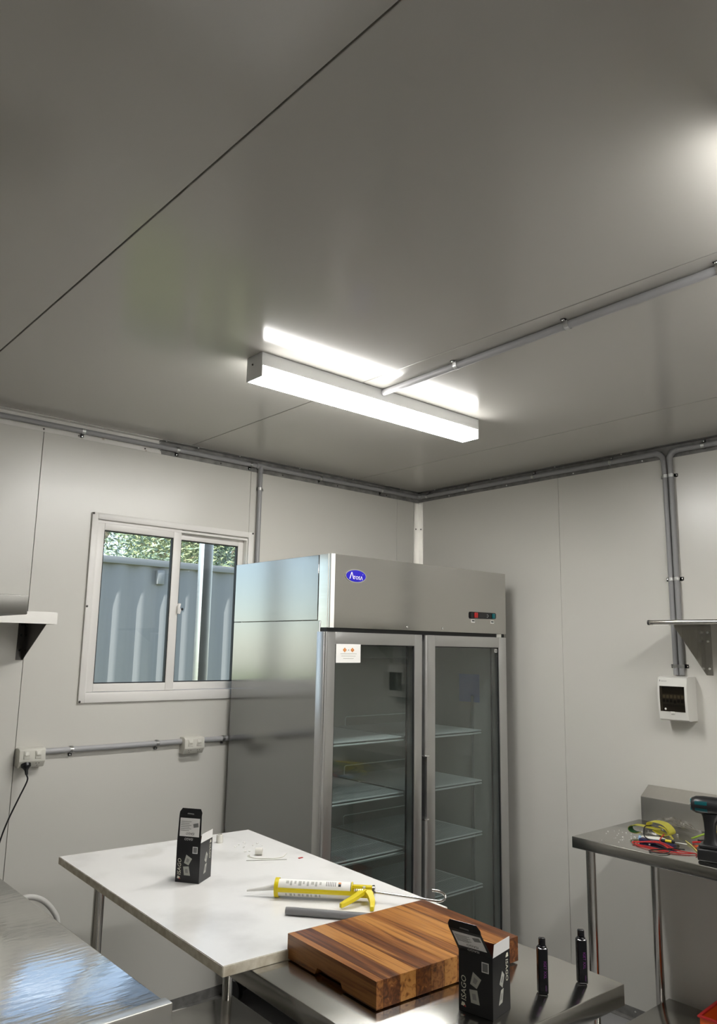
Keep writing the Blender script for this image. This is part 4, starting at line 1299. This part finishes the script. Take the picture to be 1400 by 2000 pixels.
obj('trigger', lever(smooth_pts([pv + upv * 0.006, (pv + tip) / 2 + ax * 0.006 + upv * 0.004, tip], 5), [0.011, 0.010, 0.0095, 0.009, 0.009, 0.009, 0.009, 0.0085, 0.008, 0.007, 0.005], 0.006), 'yellow', g, True, 'yellow trigger lever')
tip2 = Vector((1.588, 1.736, ZM + 0.007))
obj('handle', lever(smooth_pts([pv + ax * 0.012 + upv * 0.004, (pv + tip2) / 2 + ax * 0.012, tip2], 5), [0.014, 0.012, 0.010, 0.009, 0.0085, 0.008, 0.008, 0.007, 0.0065, 0.006, 0.005], 0.006), 'yellow', g, True, 'yellow fixed handle')
obj('pivot_bolt', LATHE([(0.005, 0), (0.005, 0.004), (0.003, 0.006)], pv + upv * 0.012, (0, 0, 1), 10), 'zinc', g, True)

# grey conduit offcut in front of the gun
p0, p1 = Vector((1.383, 1.866, ZM + 0.0107)), Vector((1.545, 1.666, ZM + 0.0107))
dd = (p1 - p0).normalized()
bm = bmesh.new()
tube(bm, [p0, p1], 0.0105, 20, caps=False)
bmesh.ops.solidify(bm, geom=bm.faces[:], thickness=0.0018)
tag(obj('conduit_offcut', bm, 'conduit_pale'), 'short grey conduit offcut lying in front of the caulking gun', 'conduit')

# small bits on the slab
def coupling(p, axis, label, L_=0.030, r=0.0125):
    bm = bmesh.new()
    prof = [(r - 0.002, 0), (r, 0.0008), (r, L_ - 0.0008), (r - 0.002, L_), (r - 0.002, 0.0)]
    o_, a_ = Vector(p), Vector(axis).normalized()
    lathe(bm, prof[:4], o_, a_, 20)
    bmesh.ops.delete(bm, geom=[f for f in bm.faces if len(f.verts) > 4], context='FACES')
    bmesh.ops.solidify(bm, geom=bm.faces[:], thickness=0.002)
    o = obj('conduit_coupling', bm, 'plastic_white')
    return tag(o, label, 'pipe fitting', 'pale couplings on the slab')
coupling((1.653, 2.664, ZM + 0.0003), (0, 0, 1), 'pale plastic coupling standing upright behind the carton')
coupling((1.663, 2.437, ZM + 0.0128), (0.75, -0.65, 0), 'pale plastic coupling lying on its side on the slab', 0.026)
tag(obj('cable_tie', TUBE(smooth_pts([(1.640, 2.438, ZM + 0.004), (1.631, 2.437, ZM + 0.003), (1.628, 2.418, ZM + 0.003), (1.638, 2.396, ZM + 0.002), (1.672, 2.365, ZM + 0.002), (1.715, 2.350, ZM + 0.002), (1.752, 2.371, ZM + 0.006)], 6), 0.0018, 6), 'plastic_white'), 'white curved cable tie in front of the lying coupling', 'cable tie')
tag(obj('wire_offcut', TUBE([(1.596, 2.392, ZM + 0.0014), (1.655, 2.354, ZM + 0.0014), (1.715, 2.318, ZM + 0.0014)], 0.0012, 6), 'pale_card'), 'thin straight wire offcut in front of the cable tie', 'wire')
tag(obj('wire_scrap', BOX(1.757, 1.775, 2.302, 2.309, ZM + 0.0002, ZM + 0.0025, 0.0008), 'red'), 'tiny red plastic scrap near the far edge of the slab', 'scrap')
rnd = random.Random(3)
def scraps(name, cx, cy, sx, sy, z, n, s0, s1, m, label, cat):
    bm = bmesh.new()
    for i in range(n):
        x, y = cx + rnd.gauss(0, sx), cy + rnd.gauss(0, sy)
        a, s = rnd.uniform(0, PI), rnd.uniform(s0, s1)
        r1 = bmesh.ops.create_cube(bm, size=1.0)
        mm = Matrix.Translation((x, y, z + s * 0.2)) @ Matrix.Rotation(a, 4, 'Z') @ Matrix.Diagonal((s, s * rnd.uniform(0.4, 1), s * 0.35, 1))
        bmesh.ops.transform(bm, matrix=mm, verts=r1['verts'])
    o = obj(name, bm, m, kind='stuff')
    o['label'] = label
    o['category'] = cat
    return o
scraps('cut_scraps', 1.690, 2.555, 0.035, 0.03, ZM + 0.0002, 12, 0.003, 0.009, 'paper', 'clear plastic scraps scattered on the slab behind the couplings', 'scraps')

# nudge everything that lies on the slab to its final spot
for o in list(COL.objects):
    if o.parent is None and (o.get('label', '').find('slab') >= 0 or o.name.startswith(('caulking_gun', 'conduit_offcut', 'conduit_coupling', 'cable_tie', 'wire_offcut'))) and not o.name.startswith(('stone_slab', 'work_bench')):
        o.location = Vector(o.location) + Vector((-0.0102, -0.0136, 0))

# ================================================================ THINGS ON THE RIGHT BENCH
TR = Z(-0.76)
scraps('foam_crumbs', 3.12, 1.80, 0.09, 0.055, TR + 0.0002, 46, 0.002, 0.006, 'speck', 'white foam crumbs scattered on the right bench top', 'crumbs')

# cordless drill standing on its battery
dr = thing('cordless_drill', 'black and teal cordless drill standing on its battery', 'drill', (3.01, 1.402, TR), math.radians(-75))
D = lambda n, bm, m, par=None, lab=None: obj(n, bm, m, par or dr, False, lab)
# local x = forward (towards the chuck), local y = left
bm = box(bmesh.new(), -0.056, 0.056, -0.037, 0.037, 0.0005, 0.046, 0.008, 3)
bt = D('battery', bm, 'black', None, 'black battery pack')
D('battery_rail', box(bmesh.new(), -0.050, 0.048, -0.033, 0.033, 0.0462, 0.060, 0.005, 3), 'black', bt)
D('battery_mark', LATHE([(0.006, 0), (0.006, 0.0006)], (-0.0562, -0.004, 0.026), (-1, 0, 0), 12), 'paper', bt)
D('battery_latch', box(bmesh.new(), -0.060, -0.055, -0.012, 0.012, 0.034, 0.044, 0.002), 'module', bt)
D('hook', TUBE([(-0.035, 0.0385, 0.055), (-0.035, 0.046, 0.050), (-0.035, 0.046, 0.015)], 0.002, 6), 'zinc', bt)
bm = bmesh.new()
secs = [(0.060, -0.006, 0.034, 0.027), (0.075, -0.008, 0.026, 0.022), (0.105, -0.010, 0.021, 0.0185), (0.135, -0.010, 0.023, 0.019), (0.155, -0.004, 0.032, 0.021), (0.168, 0.0, 0.042, 0.023)]
rings = []
for z_, cx, rx, ry in secs:
    rings.append([bm.verts.new((cx + rx * math.cos(2 * PI * k / 16), ry * math.sin(2 * PI * k / 16), z_)) for k in range(16)])
for a, b in zip(rings, rings[1:]):
    for k in range(16):
        f = bm.faces.new((a[k], a[(k + 1) % 16], b[(k + 1) % 16], b[k])); f.smooth = True
bm.faces.new(rings[0][::-1]); bm.faces.new(rings[-1])
D('handle', bm, 'black')
D('trigger', box(bmesh.new(), 0.012, 0.032, -0.008, 0.008, 0.128, 0.152, 0.004, 2), 'module')
bd_ = D('motor_body', LATHE([(0.012, -0.074), (0.024, -0.070), (0.031, -0.055), (0.033, -0.03), (0.033, 0.02), (0.030, 0.045), (0.027, 0.055)], (0, 0, 0.196), (1, 0, 0), 24), 'black')
for sy in (-1, 1):
    for zz in (0.207, 0.181):
        bm = bmesh.new()
        n = 6
        rows = []
        for i in range(n + 1):
            th = math.asin((zz - 0.196) / 0.033) + (i / n - 0.5) * 0.42
            rows.append([bm.verts.new((xx, sy * math.cos(th) * (0.0336 if xx > -0.05 else 0.0310), 0.196 + math.sin(th) * (0.0336 if xx > -0.05 else 0.0310))) for xx in (-0.056, -0.032, -0.012)])
        for r1, r2 in zip(rows, rows[1:]):
            for k in range(2):
                bm.faces.new((r1[k], r1[k + 1], r2[k + 1], r2[k]))
        bmesh.ops.solidify(bm, geom=bm.faces[:], thickness=0.0008)
        D('teal_panel', bm, 'teal', bd_, 'teal plastic panel')
for yy, za in ((0.0, 0.209), (0.0, 0.183)):
    bm = bmesh.new()
    prism(bm, [(-0.018, za - 0.006), (0.018, za - 0.005), (0.012, za + 0.007), (-0.013, za + 0.007)], 'x', -0.0735, -0.067)
    D('rear_panel', bm, 'teal', bd_, 'teal rear cap panel')
D('rear_stripe', box(bmesh.new(), -0.0755, -0.069, -0.020, 0.014, 0.1945, 0.1975, 0.0005), 'ink_grey', bd_)
D('gear_case', LATHE([(0.027, 0.055), (0.025, 0.085), (0.022, 0.092)], (0, 0, 0.196), (1, 0, 0), 20), 'dark_metal')
D('chuck', LATHE([(0.019, 0.092), (0.021, 0.097), (0.020, 0.122), (0.010, 0.134), (0.006, 0.136)], (0, 0, 0.196), (1, 0, 0), 18), 'black')

# clear bag
cx, cy = 3.30, 1.71
bm = bmesh.new()
nx, ny = 22, 14
grid = []
rb_ = random.Random(11)
for i in range(nx + 1):
    row = []
    for j in range(ny + 1):
        u, v = i / nx - 0.5, j / ny - 0.5
        hgt = 0.058 * max(0, 1 - (2 * u) ** 2) ** 0.7 * max(0, 1 - (2 * v) ** 2) ** 0.7
        row.append(bm.verts.new((cx + u * 0.17 + v * 0.03 + rb_.gauss(0, 0.002), cy + v * 0.26 + rb_.gauss(0, 0.002), TR + 0.002 + hgt * (0.8 + 0.4 * rb_.random()))))
    grid.append(row)
for i in range(nx):
    for j in range(ny):
        f = bm.faces.new((grid[i][j], grid[i + 1][j], grid[i + 1][j + 1], grid[i][j + 1])); f.smooth = True
tag(obj('plastic_bag', bm, 'bag_film'), 'crumpled clear plastic bag behind the yellow sleeve on the right bench', 'bag')

# yellow sleeve: a strip rolled into an open loop at its left end and crumpled at the right
ysl = thing('yellow_sleeve', 'folded yellow plastic sleeve, green inside its loop, on the right bench', 'sleeve', (3.15, 1.73, TR))
def ribbon(path, x0, x1, th, name, m, skew=0.0):
    path = smooth_pts(path, 5)
    bm = bmesh.new()
    k = len(path)
    A_ = [bm.verts.new((x0 + skew * i / k, p.x, p.y)) for i, p in enumerate(path)]
    B_ = [bm.verts.new((x1 + skew * i / k, p.x, p.y)) for i, p in enumerate(path)]
    for i in range(k - 1):
        f = bm.faces.new((A_[i], A_[i + 1], B_[i + 1], B_[i])); f.smooth = True
    bmesh.ops.solidify(bm, geom=bm.faces[:], thickness=th)
    return obj(name, bm, m, ysl, True)
V2 = lambda a, b: Vector((a, TR + b, 0))
ribbon([V2(1.775, 0.016), V2(1.795, 0.014), V2(1.815, 0.018), V2(1.822, 0.028), V2(1.812, 0.040), V2(1.785, 0.044), V2(1.745, 0.042), V2(1.705, 0.040), V2(1.680, 0.046)], 3.118, 3.158, 0.0012, 'band', 'yellow_pale', 0.03)
ribbon([V2(1.780, 0.0185), V2(1.797, 0.0165), V2(1.813, 0.020), V2(1.819, 0.028), V2(1.811, 0.0375), V2(1.790, 0.041)], 3.1185, 3.1575, 0.0006, 'lining', 'green', 0.012)
ribbon([V2(1.752, 0.046), V2(1.745, 0.062), V2(1.715, 0.067), V2(1.680, 0.064), V2(1.655, 0.048), V2(1.648, 0.030), V2(1.668, 0.022), V2(1.700, 0.026), V2(1.720, 0.036)], 3.150, 3.205, 0.0012, 'fold', 'yellow_pale', -0.01)
ribbon([V2(1.690, 0.058), V2(1.668, 0.050), V2(1.652, 0.030), V2(1.640, 0.012)], 3.135, 3.150, 0.0010, 'fold', 'yellow_pale', 0.02)
# white and blue packet under it
pk = thing('packet', 'white packet with a blue end under the yellow sleeve', 'packet', (3.13, 1.70, TR), math.radians(-62))
obj('pouch', box(bmesh.new(), -0.055, 0.060, -0.026, 0.020, 0.001, 0.013, 0.004), 'paper', pk)
obj('blue_end', box(bmesh.new(), -0.066, -0.0555, -0.026, 0.020, 0.002, 0.012, 0.003), 'blue_pale', pk)
obj('blue_stripe', box(bmesh.new(), -0.050, 0.060, -0.0268, -0.0258, 0.002, 0.010), 'navy', pk)
tag(obj('tool_pouch', box(bmesh.new(), 3.055, 3.085, 1.585, 1.735, TR + 0.0005, TR + 0.016, 0.006), 'navy'), 'dark navy tool roll in front of the white packet', 'tool roll')

def lead(pts, m, label, cat='cable', r=0.0022, name='test_lead'):
    return tag(obj(name, TUBE(smooth_pts(pts, 6), r, 7), m), label, cat)
z1, z2, z3 = TR + 0.0042, TR + 0.007, TR + 0.013
lead([(3.030, 1.560, z2), (3.045, 1.640, z2 + 0.012), (3.035, 1.715, z2), (3.010, 1.735, z2), (2.995, 1.715, z1), (3.000, 1.660, z1), (2.996, 1.610, z1), (3.020, 1.590, z2), (3.036, 1.640, z2 + 0.01), (3.024, 1.715, z2), (2.985, 1.700, z1), (2.975, 1.620, z1), (3.000, 1.555, z1), (3.015, 1.515, z1), (3.040, 1.500, z1)], 'red', 'red test lead coiled in front of the packet on the right bench')
lead([(3.125, 1.660, z3 + 0.02), (3.080, 1.655, z3 + 0.004), (3.045, 1.620, z3), (3.030, 1.580, z2), (3.025, 1.530, z2), (3.045, 1.490, z1), (3.020, 1.480, z1)], 'red', 'red test lead arching over the navy tool roll')
lead([(3.165, 1.735, TR + 0.0475), (3.130, 1.745, TR + 0.0475), (3.085, 1.725, TR + 0.024), (3.055, 1.690, TR + 0.018), (3.030, 1.640, z3), (3.000, 1.575, z2), (2.955, 1.565, z1), (2.932, 1.590, z1), (2.937, 1.625, z1), (2.970, 1.612, z2), (3.010, 1.565, z3), (3.035, 1.530, z3)], 'black', 'black test lead looping to the front edge of the right bench')
lead([(3.225, 1.570, z3), (3.27, 1.50, z3), (3.31, 1.43, z3), (3.325, 1.35, z2), (3.315, 1.24, z2)], 'black', 'black cable lying behind the drill on the right bench', r=0.004, name='cable_offcut')
lead([(3.235, 1.600, z3), (3.29, 1.545, z3 + 0.02), (3.345, 1.46, z2), (3.36, 1.38, z2), (3.355, 1.26, z2)], 'lime', 'green and yellow earth wire behind the drill', r=0.0035, name='earth_wire')
lead([(3.42, 1.60, z3), (3.43, 1.50, z3 + 0.01), (3.435, 1.38, z3), (3.43, 1.22, z2)], 'yellow', 'bright yellow strip by the splashback behind the drill', r=0.006, name='yellow_strip')
lead([(3.215, 1.615, z1), (3.155, 1.560, z1), (3.085, 1.505, z1)], 'yellow_pale', 'thin pale yellow wire pointing at the drill battery', r=0.0016, name='wire_offcut')
lead([(3.175, 1.70, z3), (3.13, 1.635, z3), (3.09, 1.585, z2)], 'olive', 'olive brown flat strip beside the navy tool roll', r=0.007, name='strip')
for p, q, m_, lb_ in (((3.21, 1.585, z1), (3.235, 1.545, z1), 'red', 'small red wire scrap left of the drill, farther one'),
                      ((3.15, 1.545, z1), (3.175, 1.515, z1), 'orange', 'small orange wire scrap left of the drill, nearer one'),
                      ((3.23, 1.54, z1), (3.27, 1.47, z1), 'lime', 'small green wire scrap left of the drill handle')):
    tag(obj('wire_scrap', TUBE([p, ((p[0] + q[0]) / 2 + 0.004, (p[1] + q[1]) / 2, z2), q], 0.004, 7), m_), lb_, 'scrap')
sd2 = thing('screwdriver', 'small screwdriver with a yellow band lying on the navy tool roll', 'screwdriver', (3.075, 1.615, TR + 0.022), math.radians(-80))
obj('handle', LATHE([(0.004, 0), (0.0055, 0.004), (0.0055, 0.050), (0.003, 0.055)], (-0.03, 0, 0), (1, 0, 0), 10), 'black', sd2)
obj('band', LATHE([(0.0058, 0), (0.0058, 0.024)], (-0.012, 0, 0), (1, 0, 0), 10), 'yellow', sd2)
obj('shaft', LATHE([(0.0016, 0), (0.0016, 0.045)], (0.025, 0, 0), (1, 0, 0), 8), 'zinc', sd2)

# orange toolbox on the right bench's undershelf
ob = thing('toolbox', 'orange plastic tray on the undershelf of the right bench', 'toolbox', (3.22, 1.40, Z(-1.5)), math.radians(3))
hh = 0.138
ring(bm := bmesh.new(), -0.10, 0.24, -0.20, 0.15, -0.096, 0.236, -0.196, 0.146, 0.0005, hh)
bm.transform(Matrix(((1, 0, 0, 0), (0, 0, 1, 0), (0, 1, 0, 0), (0, 0, 0, 1))))
obj('tray', bm, 'orange', ob)
ring(bm := bmesh.new(), -0.107, 0.247, -0.207, 0.157, -0.0955, 0.2355, -0.1955, 0.1455, hh, hh + 0.008, 0.0015)
bm.transform(Matrix(((1, 0, 0, 0), (0, 0, 1, 0), (0, 1, 0, 0), (0, 0, 0, 1))))
obj('rim', bm, 'red', ob, False, 'darker orange-red rim')
obj('floor_panel', BOX(-0.0958, 0.2358, -0.1958, 0.1458, 0.0008, 0.006), 'orange', ob)
obj('divider', BOX(-0.0958, 0.2358, 0.04, 0.044, 0.006, hh - 0.03), 'orange', ob)
